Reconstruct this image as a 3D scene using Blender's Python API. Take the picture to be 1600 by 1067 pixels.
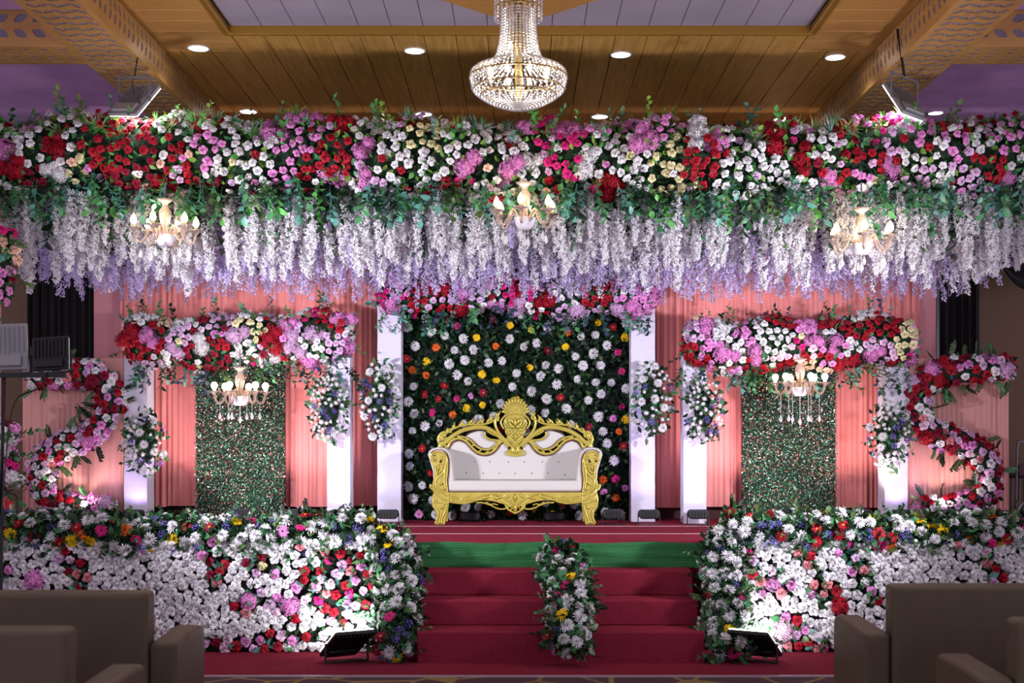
import bpy, bmesh, math, random
import numpy as np
from mathutils import Vector, Matrix, Quaternion

for _o in list(bpy.data.objects):
    bpy.data.objects.remove(_o, do_unlink=True)
SC = bpy.context.scene
COL = SC.collection
PI = math.pi

# ------------------------------------------------------------------ camera
EYE = 1.78            # eye height above the hall floor
STAGE = 0.86          # height of the stage
FPX = 2000.0
CU, CV = 812.0, 680.0  # where the view axis meets the 1600x1067 frame
cam_d = bpy.data.cameras.new('camera')
cam = bpy.data.objects.new('camera', cam_d)
COL.objects.link(cam)
cam.location = (0, 0, EYE)
cam.rotation_euler = (PI / 2, 0, 0)
cam_d.sensor_width = 36
cam_d.lens = FPX / 1600 * 36
cam_d.shift_x = -(CU - 800) / 1600
cam_d.shift_y = (CV - 533.5) / 1600
cam_d.clip_end = 200
cam_d.dof.use_dof = True
cam_d.dof.focus_distance = 12.4
cam_d.dof.aperture_fstop = 2.0
SC.camera = cam

# ------------------------------------------------------------------ world, exposure
W = bpy.data.worlds.new('hall_ambience')
SC.world = W
W.use_nodes = True
W.node_tree.nodes['Background'].inputs[0].default_value = (0.86, 0.80, 0.95, 1)
W.node_tree.nodes['Background'].inputs[1].default_value = 0.72
SC.view_settings.view_transform = 'Standard'
SC.view_settings.look = 'None'
SC.view_settings.gamma = 1
SC.view_settings.use_curve_mapping = False
SC.view_settings.exposure = 0.5
SC.cycles.max_bounces = 4
SC.cycles.diffuse_bounces = 2
SC.cycles.glossy_bounces = 2
SC.cycles.transmission_bounces = 4
SC.cycles.use_adaptive_sampling = True
SC.cycles.adaptive_threshold = 0.05
SC.cycles.adaptive_min_samples = 12
SC.cycles.sample_clamp_indirect = 4.0
SC.cycles.caustics_reflective = False
SC.cycles.caustics_refractive = False


def light(name, kind, loc, target, power, color, size=0.2, spot=None, blend=0.6):
    d = bpy.data.lights.new(name, kind)
    d.energy = power
    d.color = color
    if kind == 'AREA':
        d.shape = 'SQUARE'
        d.size = size
    else:
        d.shadow_soft_size = size
    if kind == 'SPOT':
        d.spot_size = math.radians(spot)
        d.spot_blend = blend
    o = bpy.data.objects.new(name, d)
    COL.objects.link(o)
    o.location = loc
    if target is not None:
        o.rotation_euler = (Vector(target) - Vector(loc)).to_track_quat('-Z', 'Y').to_euler()
    return o


COOL = (0.93, 0.92, 1.0)
# the flood heads on the left stand before the stage: one head looks at the stage, one up at the canopy
light('flood_beam', 'SPOT', (-3.46, 8.95, 2.36), (0.3, 13.6, 1.9), 500, COOL, 0.12, 96, .9)
light('flood_beam', 'SPOT', (-3.74, 8.95, 2.42), (-1.2, 11.8, 3.6), 190, COOL, 0.12, 120, .8)
light('flood_beam', 'SPOT', (4.02, 8.95, 2.36), (-0.3, 13.6, 1.9), 500, COOL, 0.12, 96, .9)  # two unseen right-hand beams added for symmetry
light('flood_beam', 'SPOT', (4.30, 8.95, 2.42), (1.2, 11.8, 3.6), 190, COOL, 0.12, 120, .8)
# the two floods hung from the ceiling beams
light('flood_beam', 'AREA', (-3.355, 11.23, 4.675), (-2.4, 13.2, 3.0), 8, COOL, 0.26)
light('flood_beam', 'AREA', (3.355, 11.28, 4.665), (2.4, 13.3, 3.0), 8, COOL, 0.26)
# the two floods lying on the red carpet before the flower walls
light('flood_beam', 'AREA', (-1.365, 10.06, 0.20), (-1.60, 10.46, 0.90), 7, (1, 1, 1), 0.2)
light('flood_beam', 'AREA', (1.875, 10.06, 0.20), (2.11, 10.46, 0.90), 7, (1, 1, 1), 0.2)


# ------------------------------------------------------------------ helpers
def P(u, v, d):
    return ((u - CU) * d / FPX, d, EYE - (v - CV) * d / FPX)


def PX(u, d):
    return (u - CU) * d / FPX


def PZ(v, d):
    return EYE - (v - CV) * d / FPX


def lin(h):
    h = h.lstrip('#')
    c = [int(h[i:i + 2], 16) / 255 for i in (0, 2, 4)]
    return tuple(x / 12.92 if x <= 0.04045 else ((x + 0.055) / 1.055) ** 2.4 for x in c)


MATS = {}


def mat(name, col, rough=0.6, metal=0.0, var=0.0, sheen=0.0, trans=0.0, emit=0.0, spec=0.5, bump=None, noise=None, translucent=0.0):
    """plain procedural material; var = brightness jitter per petal or leaf; noise = (scale, colour 2, stretch)"""
    if name in MATS:
        return MATS[name]
    m = bpy.data.materials.new(name)
    m.use_nodes = True
    nt = m.node_tree
    b = nt.nodes['Principled BSDF']
    c = lin(col) if isinstance(col, str) else col
    b.inputs['Base Color'].default_value = (*c, 1)
    b.inputs['Roughness'].default_value = rough
    b.inputs['Metallic'].default_value = metal
    b.inputs['Specular IOR Level'].default_value = spec
    if sheen:
        b.inputs['Sheen Weight'].default_value = sheen
    if trans:
        b.inputs['Transmission Weight'].default_value = trans
    if emit:
        b.inputs['Emission Color'].default_value = (*c, 1)
        b.inputs['Emission Strength'].default_value = emit
    src = None
    if noise:
        tc = nt.nodes.new('ShaderNodeTexCoord')
        mp = nt.nodes.new('ShaderNodeMapping')
        mp.inputs['Scale'].default_value = noise[2] if len(noise) > 2 else (1, 1, 1)
        nz = nt.nodes.new('ShaderNodeTexNoise')
        nz.inputs['Scale'].default_value = noise[0]
        nz.inputs['Detail'].default_value = 5
        mx = nt.nodes.new('ShaderNodeMix')
        mx.data_type = 'RGBA'
        rp = nt.nodes.new('ShaderNodeMapRange')
        rp.inputs['From Min'].default_value = 0.35
        rp.inputs['From Max'].default_value = 0.68
        nt.links.new(tc.outputs['Object'], mp.inputs['Vector'])
        nt.links.new(mp.outputs['Vector'], nz.inputs['Vector'])
        nt.links.new(nz.outputs['Fac'], rp.inputs['Value'])
        nt.links.new(rp.outputs['Result'], mx.inputs['Factor'])
        mx.inputs['A'].default_value = (*c, 1)
        mx.inputs['B'].default_value = (*lin(noise[1]), 1)
        src = mx.outputs['Result']
    if var:
        g = nt.nodes.new('ShaderNodeNewGeometry')
        mr = nt.nodes.new('ShaderNodeMapRange')
        mr.inputs['To Min'].default_value = 1 - var
        mr.inputs['To Max'].default_value = 1 + var
        hs = nt.nodes.new('ShaderNodeHueSaturation')
        nt.links.new(g.outputs['Random Per Island'], mr.inputs['Value'])
        nt.links.new(mr.outputs['Result'], hs.inputs['Value'])
        if src:
            nt.links.new(src, hs.inputs['Color'])
        else:
            hs.inputs['Color'].default_value = (*c, 1)
        src = hs.outputs['Color']
    if src:
        nt.links.new(src, b.inputs['Base Color'])
    if bump:
        tc = nt.nodes.new('ShaderNodeTexCoord')
        mp = nt.nodes.new('ShaderNodeMapping')
        mp.inputs['Scale'].default_value = bump[2] if len(bump) > 2 else (1, 1, 1)
        nz = nt.nodes.new('ShaderNodeTexNoise')
        nz.inputs['Scale'].default_value = bump[0]
        nz.inputs['Detail'].default_value = 4
        bp = nt.nodes.new('ShaderNodeBump')
        bp.inputs['Strength'].default_value = bump[1]
        bp.inputs['Distance'].default_value = 0.02
        nt.links.new(tc.outputs['Object'], mp.inputs['Vector'])
        nt.links.new(mp.outputs['Vector'], nz.inputs['Vector'])
        nt.links.new(nz.outputs['Fac'], bp.inputs['Height'])
        nt.links.new(bp.outputs['Normal'], b.inputs['Normal'])
    if translucent:
        tl = nt.nodes.new('ShaderNodeBsdfTranslucent')
        ms = nt.nodes.new('ShaderNodeMixShader')
        ms.inputs[0].default_value = translucent
        if src:
            nt.links.new(src, tl.inputs['Color'])
        else:
            tl.inputs['Color'].default_value = (*c, 1)
        out = nt.nodes['Material Output']
        nt.links.new(b.outputs[0], ms.inputs[1])
        nt.links.new(tl.outputs[0], ms.inputs[2])
        nt.links.new(ms.outputs[0], out.inputs['Surface'])
    MATS[name] = m
    return m


def qmesh(name, V, Q, mats, MI=None, smooth=True):
    """mesh from vertex array (n,3) and quad array (m,4)"""
    me = bpy.data.meshes.new(name)
    V = np.asarray(V, np.float32)
    Q = np.asarray(Q, np.int32)
    me.vertices.add(len(V))
    me.vertices.foreach_set('co', V.ravel())
    me.loops.add(Q.size)
    me.loops.foreach_set('vertex_index', Q.ravel())
    me.polygons.add(len(Q))
    me.polygons.foreach_set('loop_start', np.arange(0, Q.size, 4, dtype=np.int32))
    me.polygons.foreach_set('loop_total', np.full(len(Q), 4, np.int32))
    if MI is not None:
        me.polygons.foreach_set('material_index', np.asarray(MI, np.int32))
    me.polygons.foreach_set('use_smooth', np.full(len(Q), smooth, bool))
    for m in mats:
        me.materials.append(m)
    me.update(calc_edges=True)
    return me


def world_loc(o):
    v = Vector((0, 0, 0))
    while o is not None:
        v += o.location
        o = o.parent
    return v


def put(name, me, parent=None, loc=None, quat=None, scale=1.0):
    """one object; loc in world space (parents carry no rotation)"""
    o = bpy.data.objects.new(name, me)
    COL.objects.link(o)
    if quat is not None:
        o.rotation_mode = 'QUATERNION'
        o.rotation_quaternion = quat
    if scale != 1.0:
        o.scale = (scale, scale, scale) if isinstance(scale, (int, float, np.floating)) else scale
    if parent is not None:
        o.parent = parent
    if loc is not None:
        o.location = Vector(loc) - (world_loc(parent) if parent else Vector((0, 0, 0)))
    return o


def tag(o, label, cat, group=None, kind=None):
    o['label'] = label
    o['category'] = cat
    if group:
        o['group'] = group
    if kind:
        o['kind'] = kind
    return o


def thing(name, label, cat, loc, group=None, kind=None):
    o = bpy.data.objects.new(name, None)
    COL.objects.link(o)
    o.location = loc
    o.empty_display_size = 0.1
    return tag(o, label, cat, group, kind)


class MB:
    """collects boxes, prisms, tubes and lathes into ONE mesh, in world coordinates"""

    def __init__(s):
        s.v, s.f, s.m = [], [], []

    def add(s, V, F, mi=0):
        b = len(s.v)
        s.v += [tuple(p) for p in V]
        s.f += [tuple(b + i for i in f) for f in F]
        s.m += [mi] * len(F)
        return s

    def box(s, x0, x1, y0, y1, z0, z1, mi=0):
        V = [(x, y, z) for z in (z0, z1) for y in (y0, y1) for x in (x0, x1)]
        return s.add(V, [(0, 2, 3, 1), (4, 5, 7, 6), (0, 1, 5, 4), (2, 6, 7, 3), (0, 4, 6, 2), (1, 3, 7, 5)], mi)

    def prism(s, poly, y0, y1, mi=0, inset=0.0):
        """poly: (x,z) outline, counter-clockwise seen from -y; extruded from y0 (front) to y1"""
        n = len(poly)
        a = sum(poly[i][0] * poly[(i + 1) % n][1] - poly[(i + 1) % n][0] * poly[i][1] for i in range(n))
        if a < 0:
            poly = poly[::-1]
        V = [(x, y0, z) for x, z in poly] + [(x, y1, z) for x, z in poly]
        F = [tuple(range(n)), tuple(range(2 * n - 1, n - 1, -1))]
        F += [(i, n + i, n + (i + 1) % n, (i + 1) % n) for i in range(n)]
        return s.add(V, F, mi)

    def flat(s, poly, z0, z1, mi=0):
        """poly: (x,y) outline extruded from z0 to z1"""
        n = len(poly)
        a = sum(poly[i][0] * poly[(i + 1) % n][1] - poly[(i + 1) % n][0] * poly[i][1] for i in range(n))
        if a < 0:
            poly = poly[::-1]
        V = [(x, y, z0) for x, y in poly] + [(x, y, z1) for x, y in poly]
        F = [tuple(range(n))[::-1], tuple(range(n, 2 * n))]
        F += [(i, (i + 1) % n, n + (i + 1) % n, n + i) for i in range(n)]
        return s.add(V, F, mi)

    def tube(s, pts, r, seg=8, mi=0, flat=1.0, cap=True):
        pts = [Vector(p) for p in pts]
        n = len(pts)
        rr = r if isinstance(r, (list, tuple, np.ndarray)) else [r] * n
        V, F = [], []
        up = Vector((0, -1, 0.001))
        for i, p in enumerate(pts):
            t = (pts[min(i + 1, n - 1)] - pts[max(i - 1, 0)])
            t = t.normalized() if t.length > 1e-9 else Vector((0, 0, 1))
            a = up - t * up.dot(t)
            if a.length < 0.05:
                a = Vector((1, 0, 0)) - t * t.x
            a.normalize()
            b = t.cross(a)
            for k in range(seg):
                w = 2 * PI * k / seg
                V.append(p + a * (math.cos(w) * rr[i] * flat) + b * (math.sin(w) * rr[i]))
        for i in range(n - 1):
            for k in range(seg):
                k2 = (k + 1) % seg
                F.append((i * seg + k, i * seg + k2, (i + 1) * seg + k2, (i + 1) * seg + k))
        if cap:
            F.append(tuple(range(seg))[::-1])
            F.append(tuple((n - 1) * seg + k for k in range(seg)))
        return s.add(V, F, mi)

    def lathe(s, prof, c, seg=16, mi=0, axis='z', cap=True):
        """prof: (radius, height) pairs"""
        V, F = [], []
        for r, h in prof:
            for k in range(seg):
                w = 2 * PI * k / seg
                x, y = r * math.cos(w), r * math.sin(w)
                q = (x, y, h) if axis == 'z' else ((x, h, y) if axis == 'y' else (h, x, y))
                V.append((c[0] + q[0], c[1] + q[1], c[2] + q[2]))
        for i in range(len(prof) - 1):
            for k in range(seg):
                k2 = (k + 1) % seg
                F.append((i * seg + k, i * seg + k2, (i + 1) * seg + k2, (i + 1) * seg + k))
        if cap:
            F.append(tuple(range(seg))[::-1])
            F.append(tuple((len(prof) - 1) * seg + k for k in range(seg)))
        return s.add(V, F, mi)

    def ball(s, c, r, seg=10, mi=0):
        n = max(4, seg // 2)
        return s.lathe([(max(1e-4, math.sin(PI * i / n)) * r, -math.cos(PI * i / n) * r) for i in range(n + 1)], c, seg, mi)

    def build(s, name, mats, parent=None, smooth=False, bevel=0.0, seg=2, shift=None):
        o0 = Vector(shift) if shift is not None else (world_loc(parent) if parent else Vector((0, 0, 0)))
        me = bpy.data.meshes.new(name)
        me.from_pydata([(x - o0.x, y - o0.y, z - o0.z) for x, y, z in s.v], [], s.f)
        for m in (mats if isinstance(mats, (list, tuple)) else [mats]):
            me.materials.append(m)
        me.polygons.foreach_set('material_index', np.array(s.m, np.int32))
        me.polygons.foreach_set('use_smooth', np.full(len(s.f), smooth, bool))
        me.update()
        o = bpy.data.objects.new(name, me)
        COL.objects.link(o)
        if parent is not None:
            o.parent = parent
        elif shift is not None:
            o.location = shift
        if bevel:
            md = o.modifiers.new('bevel', 'BEVEL')
            md.width = bevel
            md.segments = seg
            md.limit_method = 'ANGLE'
            md.angle_limit = math.radians(40)
        return o


def spline(pts, n=6):
    """Catmull-Rom through points of any dimension"""
    p = [np.array(q, float) for q in pts]
    p = [2 * p[0] - p[1]] + p + [2 * p[-1] - p[-2]]
    out = []
    for i in range(1, len(p) - 2):
        for k in range(n):
            t = k / n
            out.append(0.5 * ((2 * p[i]) + (p[i + 1] - p[i - 1]) * t + (2 * p[i - 1] - 5 * p[i] + 4 * p[i + 1] - p[i + 2]) * t * t
                              + (3 * p[i] - p[i - 1] - 3 * p[i + 1] + p[i + 2]) * t ** 3))
    out.append(p[-2])
    return out


# ------------------------------------------------------------------ flower shapes (quads only, unit radius, facing +z)
def patch(fn, nu, nv):
    s = np.linspace(-1, 1, nu)
    t = np.linspace(0, 1, nv)
    S, T = np.meshgrid(s, t)
    V = np.stack(fn(S.ravel(), T.ravel()), 1)
    Q = [(j * nu + i, j * nu + i + 1, (j + 1) * nu + i + 1, (j + 1) * nu + i) for j in range(nv - 1) for i in range(nu - 1)]
    return V, np.array(Q)


def join(parts):
    Vs, Qs, Ms, b = [], [], [], 0
    for p in parts:
        V, Q = p[0], p[1]
        mi = p[2] if len(p) > 2 else 0
        Vs.append(V)
        Qs.append(Q + b)
        Ms.append(np.full(len(Q), mi) if np.isscalar(mi) else mi)
        b += len(V)
    return np.concatenate(Vs), np.concatenate(Qs), np.concatenate(Ms)


def rose_base(seed):
    R = np.random.RandomState(seed)
    parts = []
    #        n  rb   rt   zb   zt   width curl droop
    layers = [(2, .02, .10, .05, .84, 1.7, .06, .02),
              (3, .07, .26, .0, .86, 1.2, .10, .06),
              (3, .13, .46, -.05, .80, 1.05, .18, .14),
              (4, .2, .68, -.1, .62, .85, .26, .24),
              (5, .24, .86, -.15, .34, .74, .30, .30)]
    a = R.rand() * 6
    for (n, rb, rt, zb, zt, w, curl, droop) in layers:
        a += R.rand() * 1.5
        for k in range(n):
            a0 = a + 2 * PI * k / n + R.uniform(-.2, .2)
            j = R.uniform(.82, 1.12)
            zj = R.uniform(-.10, .10)
            rf = R.uniform(-.10, .10)

            def fn(s, t, a0=a0, j=j, zj=zj, rb=rb, rt=rt, zb=zb, zt=zt, w=w, curl=curl, droop=droop, rf=rf):
                wf = 0.45 + 0.55 * np.sin(PI * (0.12 + 0.62 * t))
                an = a0 + s * w * wf
                r = (rb + (rt - rb) * t ** 0.75 + curl * t ** 5 * (1 - .5 * s * s) - .10 * s * s * t) * j
                z = zb + (zt + zj - zb) * np.sin(t * 1.75) / np.sin(1.75) - droop * t ** 5 - .16 * s * s * t + rf * s * t
                return r * np.cos(an), r * np.sin(an), z
            parts.append(patch(fn, 4, 5))
    return join(parts)


def petal_ring(n, elev, length, width, a0, R, nv=3, cup=.12, r0=.08, z0=0.):
    out = []
    for k in range(n):
        an = a0 + 2 * PI * k / n + R.uniform(-.08, .08)
        e = math.radians(elev) + R.uniform(-.12, .12)
        L = length * R.uniform(.88, 1.06)

        def fn(s, t, an=an, e=e, L=L):
            wd = width * (0.35 + 0.65 * np.sin(PI * np.minimum(.1 + .75 * t, 1)))
            rad = r0 + t * L * math.cos(e)
            z = z0 + t * L * math.sin(e) - cup * t * t * L + .04 * s * s
            x = rad * math.cos(an) - s * wd * math.sin(an)
            y = rad * math.sin(an) + s * wd * math.cos(an)
            return x, y, z
        out.append(patch(fn, 2, nv))
    return out


def mum_base(seed):
    R = np.random.RandomState(seed)
    parts = []
    for n, e, L, z in ((15, -4, .95, 0), (15, 14, .92, .05), (13, 32, .82, .1), (10, 52, .66, .15), (7, 72, .5, .2)):
        parts += petal_ring(n, e, L, .105, R.rand() * 6, R, z0=z)
    return join(parts)


def dome(r, h, seg, mi, z=0.0):
    ring = [(r, 0), (r * .85, h * .6), (r * .45, h * .95), (.02, h)]
    V = np.array([(q * math.cos(2 * PI * k / seg), q * math.sin(2 * PI * k / seg), z + y) for q, y in ring for k in range(seg)])
    Q = np.array([(i * seg + k, i * seg + (k + 1) % seg, (i + 1) * seg + (k + 1) % seg, (i + 1) * seg + k) for i in range(3) for k in range(seg)])
    return V, Q, mi


def gerbera_base(seed):
    R = np.random.RandomState(seed)
    parts = petal_ring(14, 3, .92, .13, 0, R) + petal_ring(13, 12, .8, .12, .2, R, z0=.03) + petal_ring(12, 24, .45, .08, .1, R, z0=.05)
    parts.append(dome(.26, .12, 8, 1, .04))
    return join(parts)


def cluster_base(seed, n, fl, spread=1.75, petals=4, core=False):
    """ball of small florets: hydrangea, statice"""
    R = np.random.RandomState(seed)
    parts = []
    for i in range(n):
        ct = 1 - (1 - math.cos(spread)) * (i + .5) / n
        st = math.sqrt(max(0, 1 - ct * ct))
        ph = i * 2.39996 + R.uniform(-.2, .2)
        nrm = Vector((st * math.cos(ph), st * math.sin(ph), ct))
        tilt = (nrm + Vector(R.normal(size=3) * .33)).normalized()
        q = tilt.to_track_quat('Z', 'Y') @ Quaternion((0, 0, 1), R.rand() * 6)
        rot = np.array(q.to_matrix())
        c = np.array(nrm) * R.uniform(.76, 1.08)
        V, Q = [], []
        for k in range(petals):
            an = 2 * PI * k / petals
            for (rr, da, z) in ((.02, 0, 0), (.75, -.5, .12), (1.0, 0, .02), (.75, .5, .12)):
                V.append((rr * fl * math.cos(an + da), rr * fl * math.sin(an + da), z * fl))
            Q.append((4 * k, 4 * k + 1, 4 * k + 2, 4 * k + 3))
        parts.append((np.array(V) @ rot.T + c, np.array(Q)))
    if core:
        parts.append(dome(.7, .78, 8, 0, -.1)[:2])
    return join(parts)


def leaf_patch(L, Wd, fold=.25, droop=.25, nu=3, nv=4):
    def fn(s, t):
        wd = Wd * np.sin(PI * np.clip(.04 + .94 * t, 0, 1)) ** .8 * (1.12 - .35 * t)
        return s * wd, t * L, fold * np.abs(s) * wd - droop * L * t * t
    return patch(fn, nu, nv)


def xform(V, q, t, s=1.0):
    return (V * s) @ np.array(q.to_matrix()).T + np.array(t)


def sprig_base(seed, n=9, L=.3, leaf=.078, wide=.028, bend=.25, spread=.9, planar=False):
    """stem along +z with leaves either side"""
    R = np.random.RandomState(seed)
    parts = []
    bd = R.uniform(0, 6)
    bx, by = math.cos(bd) * bend, math.sin(bd) * bend

    def ax(t):
        return np.array((bx * L * t * t, by * L * t * t, L * t))
    r = .0025
    ts = np.linspace(0, 1, 5)
    V = np.array([ax(t) + np.array((r * math.cos(k * PI / 2), r * math.sin(k * PI / 2), 0)) for t in ts for k in range(4)])
    Q = np.array([(i * 4 + k, i * 4 + (k + 1) % 4, i * 4 + 4 + (k + 1) % 4, i * 4 + 4 + k) for i in range(4) for k in range(4)])
    parts.append((V, Q, 0))
    base = leaf_patch(1, wide / leaf, nu=3, nv=4)
    for i in range(n):
        t = .12 + .88 * (i + 1) / n
        an = i * 2.4 + R.uniform(-.4, .4)
        el = spread * (1 - .5 * (t > .95)) + R.uniform(-.25, .25)
        d = Vector((math.cos(an) * math.sin(el), math.sin(an) * math.sin(el), math.cos(el)))
        q = d.to_track_quat('Y', 'Z') @ Quaternion((0, 1, 0), R.uniform(-.8, .8))
        if planar:
            e = spread + R.uniform(-.12, .12)
            d = Vector((math.sin(e) * (1 if i % 2 else -1), 0, math.cos(e))) if i < n - 1 else Vector((0, 0, 1))
            nz = Vector((0, 1, R.uniform(-.3, .3)))
            nz = (nz - d * nz.dot(d)).normalized()
            q = Matrix((d.cross(nz), d, nz)).transposed().to_quaternion()
        parts.append((xform(base[0], q, ax(t), leaf * R.uniform(.75, 1.15)), base[1], 0))
    return join(parts)


def frond_base(seed, n=13, L=.35, leaf=.2, wide=.008):
    """grassy spray of long thin leaves"""
    R = np.random.RandomState(seed)
    base = leaf_patch(1, wide / leaf, droop=.35, nu=2, nv=5)
    parts = []
    for i in range(n):
        an, el = R.rand() * 6.28, R.uniform(.1, .9)
        d = Vector((math.cos(an) * math.sin(el), math.sin(an) * math.sin(el), math.cos(el)))
        q = d.to_track_quat('Y', 'Z')
        parts.append((xform(base[0], q, (0, 0, 0), leaf * R.uniform(.6, 1.2)), base[1]))
    return join(parts)


def strand_base(seed, L=.75, n=150, r0=.05, fl=.019, petals=3):
    """hanging wisteria strand along -z"""
    R = np.random.RandomState(seed)
    parts = []
    r = .002
    V = np.array([(r * math.cos(k * PI / 2), r * math.sin(k * PI / 2), -L * t) for t in (0, 1) for k in range(4)])
    parts.append((V, np.array([(k, (k + 1) % 4, 4 + (k + 1) % 4, 4 + k) for k in range(4)]), 1))
    wob = R.uniform(-.02, .02, 2)
    for i in range(n):
        t = (i + R.rand()) / n
        rad = r0 * (1.0 if t < .6 else 1.0 - (t - .6) * 1.75) * math.sqrt(R.uniform(.15, 1)) * (.75 + .5 * math.sin(t * 23 + seed) ** 2)
        an = R.rand() * 6.28
        c = np.array((rad * math.cos(an) + wob[0] * math.sin(t * 5), rad * math.sin(an) + wob[1] * math.sin(t * 4), -L * t))
        nrm = Vector((math.cos(an), math.sin(an), R.uniform(-.9, .3)))
        q = nrm.to_track_quat('Z', 'Y') @ Quaternion((0, 0, 1), R.rand() * 6)
        rot = np.array(q.to_matrix())
        f = fl * R.uniform(.7, 1.2)
        Vv, Q = [], []
        for k in range(petals):
            a2 = 2 * PI * k / petals + R.uniform(-.3, .3)
            up = R.uniform(.1, .6)
            for (rr, da, z) in ((.03, 0, 0), (.7, -.65, .3), (1.05, 0, up), (.7, .65, .3)):
                Vv.append((rr * f * math.cos(a2 + da), rr * f * math.sin(a2 + da), z * f))
            Q.append((4 * k, 4 * k + 1, 4 * k + 2, 4 * k + 3))
        parts.append((np.array(Vv) @ rot.T + c, np.array(Q), 0))
    return join(parts)


BASES = {'rose': [rose_base(i) for i in range(4)], 'mum': [mum_base(i) for i in range(2)],
         'gerbera': [gerbera_base(i) for i in range(2)],
         'hydrangea': [cluster_base(i, 84, .27, core=True) for i in range(2)], 'statice': [cluster_base(i + 5, 20, .3, 1.9, 3) for i in range(2)],
         'button': [cluster_base(9, 20, .42, 2.0, 4, True)],
         'sprig': [sprig_base(i) for i in range(4)],
         'pinnate': [sprig_base(20 + i, 15, .24, .06, .021, .3, 1.0, True) for i in range(2)],
         'frond': [frond_base(i) for i in range(2)]}
FCOL = {'white': '#ebe7ec', 'red': '#aa162c', 'crimson': '#861030', 'pink': '#e58fd0', 'lilac': '#dcb2da', 'magenta': '#d8287f',
        'peach': '#f2c3ae', 'cream': '#eadfae', 'rosy': '#e08a92', 'yellow': '#f3c715', 'orange': '#e8641c', 'purple': '#8468d8',
        'blush': '#efcbe4'}
LCOL = {'green': '#468554', 'bright': '#5fae55', 'dark': '#12341d', 'blue': '#5a9488', 'lime': '#7da544', 'slate': '#3c4a63', 'olive': '#4e6a3c'}
WORD = {'rosy': 'salmon', 'blush': 'pale_pink'}
KINDNAME = {'mum': 'chrysanthemum', 'button': 'button_chrysanthemum'}
MESHES = {}


def fmat(c):
    return mat('petal_' + c, FCOL[c], 0.6, var=.22, spec=.2, translucent=.10)


def lmat(c):
    return mat('leaf_' + c, LCOL[c], 0.42, var=.28, spec=.5, translucent=.15)


def fmesh(kind, color, i):
    i %= len(BASES[kind])
    key = (kind, color, i)
    if key not in MESHES:
        V, Q, MI = BASES[kind][i]
        if kind in ('sprig', 'pinnate', 'frond'):
            ms = [lmat(color)]
        elif kind == 'gerbera':
            ms = [fmat(color), mat('gerbera_eye_' + ('dark' if color in ('magenta', 'orange', 'pink') else 'gold'),
                                   '#3a1d10' if color in ('magenta', 'orange', 'pink') else '#c79a28', .8)]
        else:
            ms = [fmat(color)]
        MESHES[key] = qmesh(f'{color}_{kind}', V, Q, ms, MI)
    return MESHES[key]


def nquat(n, spin):
    return Vector(n).to_track_quat('Z', 'Y') @ Quaternion((0, 0, 1), spin)


def flower(parent, kind, color, pos, nrm, r, R):
    w = WORD.get(color, color)
    return put(f'{w}_{KINDNAME.get(kind, kind)}', fmesh(kind, color, R.randint(9)), parent, pos, nquat(nrm, R.rand() * 6.28), float(r))


def sprig(parent, kind, color, pos, nrm, s, R):
    nm = {'sprig': 'leaf_sprig', 'pinnate': 'fern_sprig', 'frond': 'grass_spray'}[kind]
    return put(nm, fmesh(kind, color, R.randint(9)), parent, pos, nquat(nrm, R.rand() * 6.28), float(s))


def merged(name, parent, items, kind_stuff=True):
    """items: list of (kind, color, variant, pos, normal, spin, scale) as ONE mesh part marked stuff"""
    mats, slot = [], {}
    Vs, Qs, Ms, b = [], [], [], 0
    o0 = np.array(world_loc(parent)) if parent else np.zeros(3)
    for (kind, color, i, pos, nrm, spin, s) in items:
        V, Q, MI = BASES[kind][i % len(BASES[kind])]
        m = lmat(color) if kind in ('sprig', 'pinnate', 'frond') else fmat(color)
        if m.name not in slot:
            slot[m.name] = len(mats)
            mats.append(m)
        Vs.append(xform(V, nquat(nrm, spin), np.array(pos) - o0, s))
        Qs.append(Q + b)
        Ms.append(np.full(len(Q), slot[m.name]))
        b += len(V)
    o = put(name, qmesh(name, np.concatenate(Vs), np.concatenate(Qs), mats, np.concatenate(Ms)), parent)
    o['kind'] = 'stuff'
    return o


def leaf_mass(name, parent, pts, nrms, R, colors, L=.07, Wd=.024):
    """many single leaves lying over a surface, one stuff mesh"""
    base = leaf_patch(1, Wd / L)
    o0 = np.array(world_loc(parent)) if parent else np.zeros(3)
    mats = [lmat(c) for c in colors]
    Vs, Qs, Ms, b = [], [], [], 0
    for p, n in zip(pts, nrms):
        d = Vector(n) * R.uniform(.15, .7) + Vector(R.normal(size=3) * .6)
        q = d.to_track_quat('Y', 'Z') @ Quaternion((0, 1, 0), R.uniform(-3, 3))
        Vs.append(xform(base[0], q, np.array(p) - o0, L * R.uniform(.6, 1.25)))
        Qs.append(base[1] + b)
        Ms.append(np.full(len(base[1]), R.randint(len(mats))))
        b += len(base[0])
    o = put(name, qmesh(name, np.concatenate(Vs), np.concatenate(Qs), mats, np.concatenate(Ms)), parent)
    o['kind'] = 'stuff'
    return o


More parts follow.
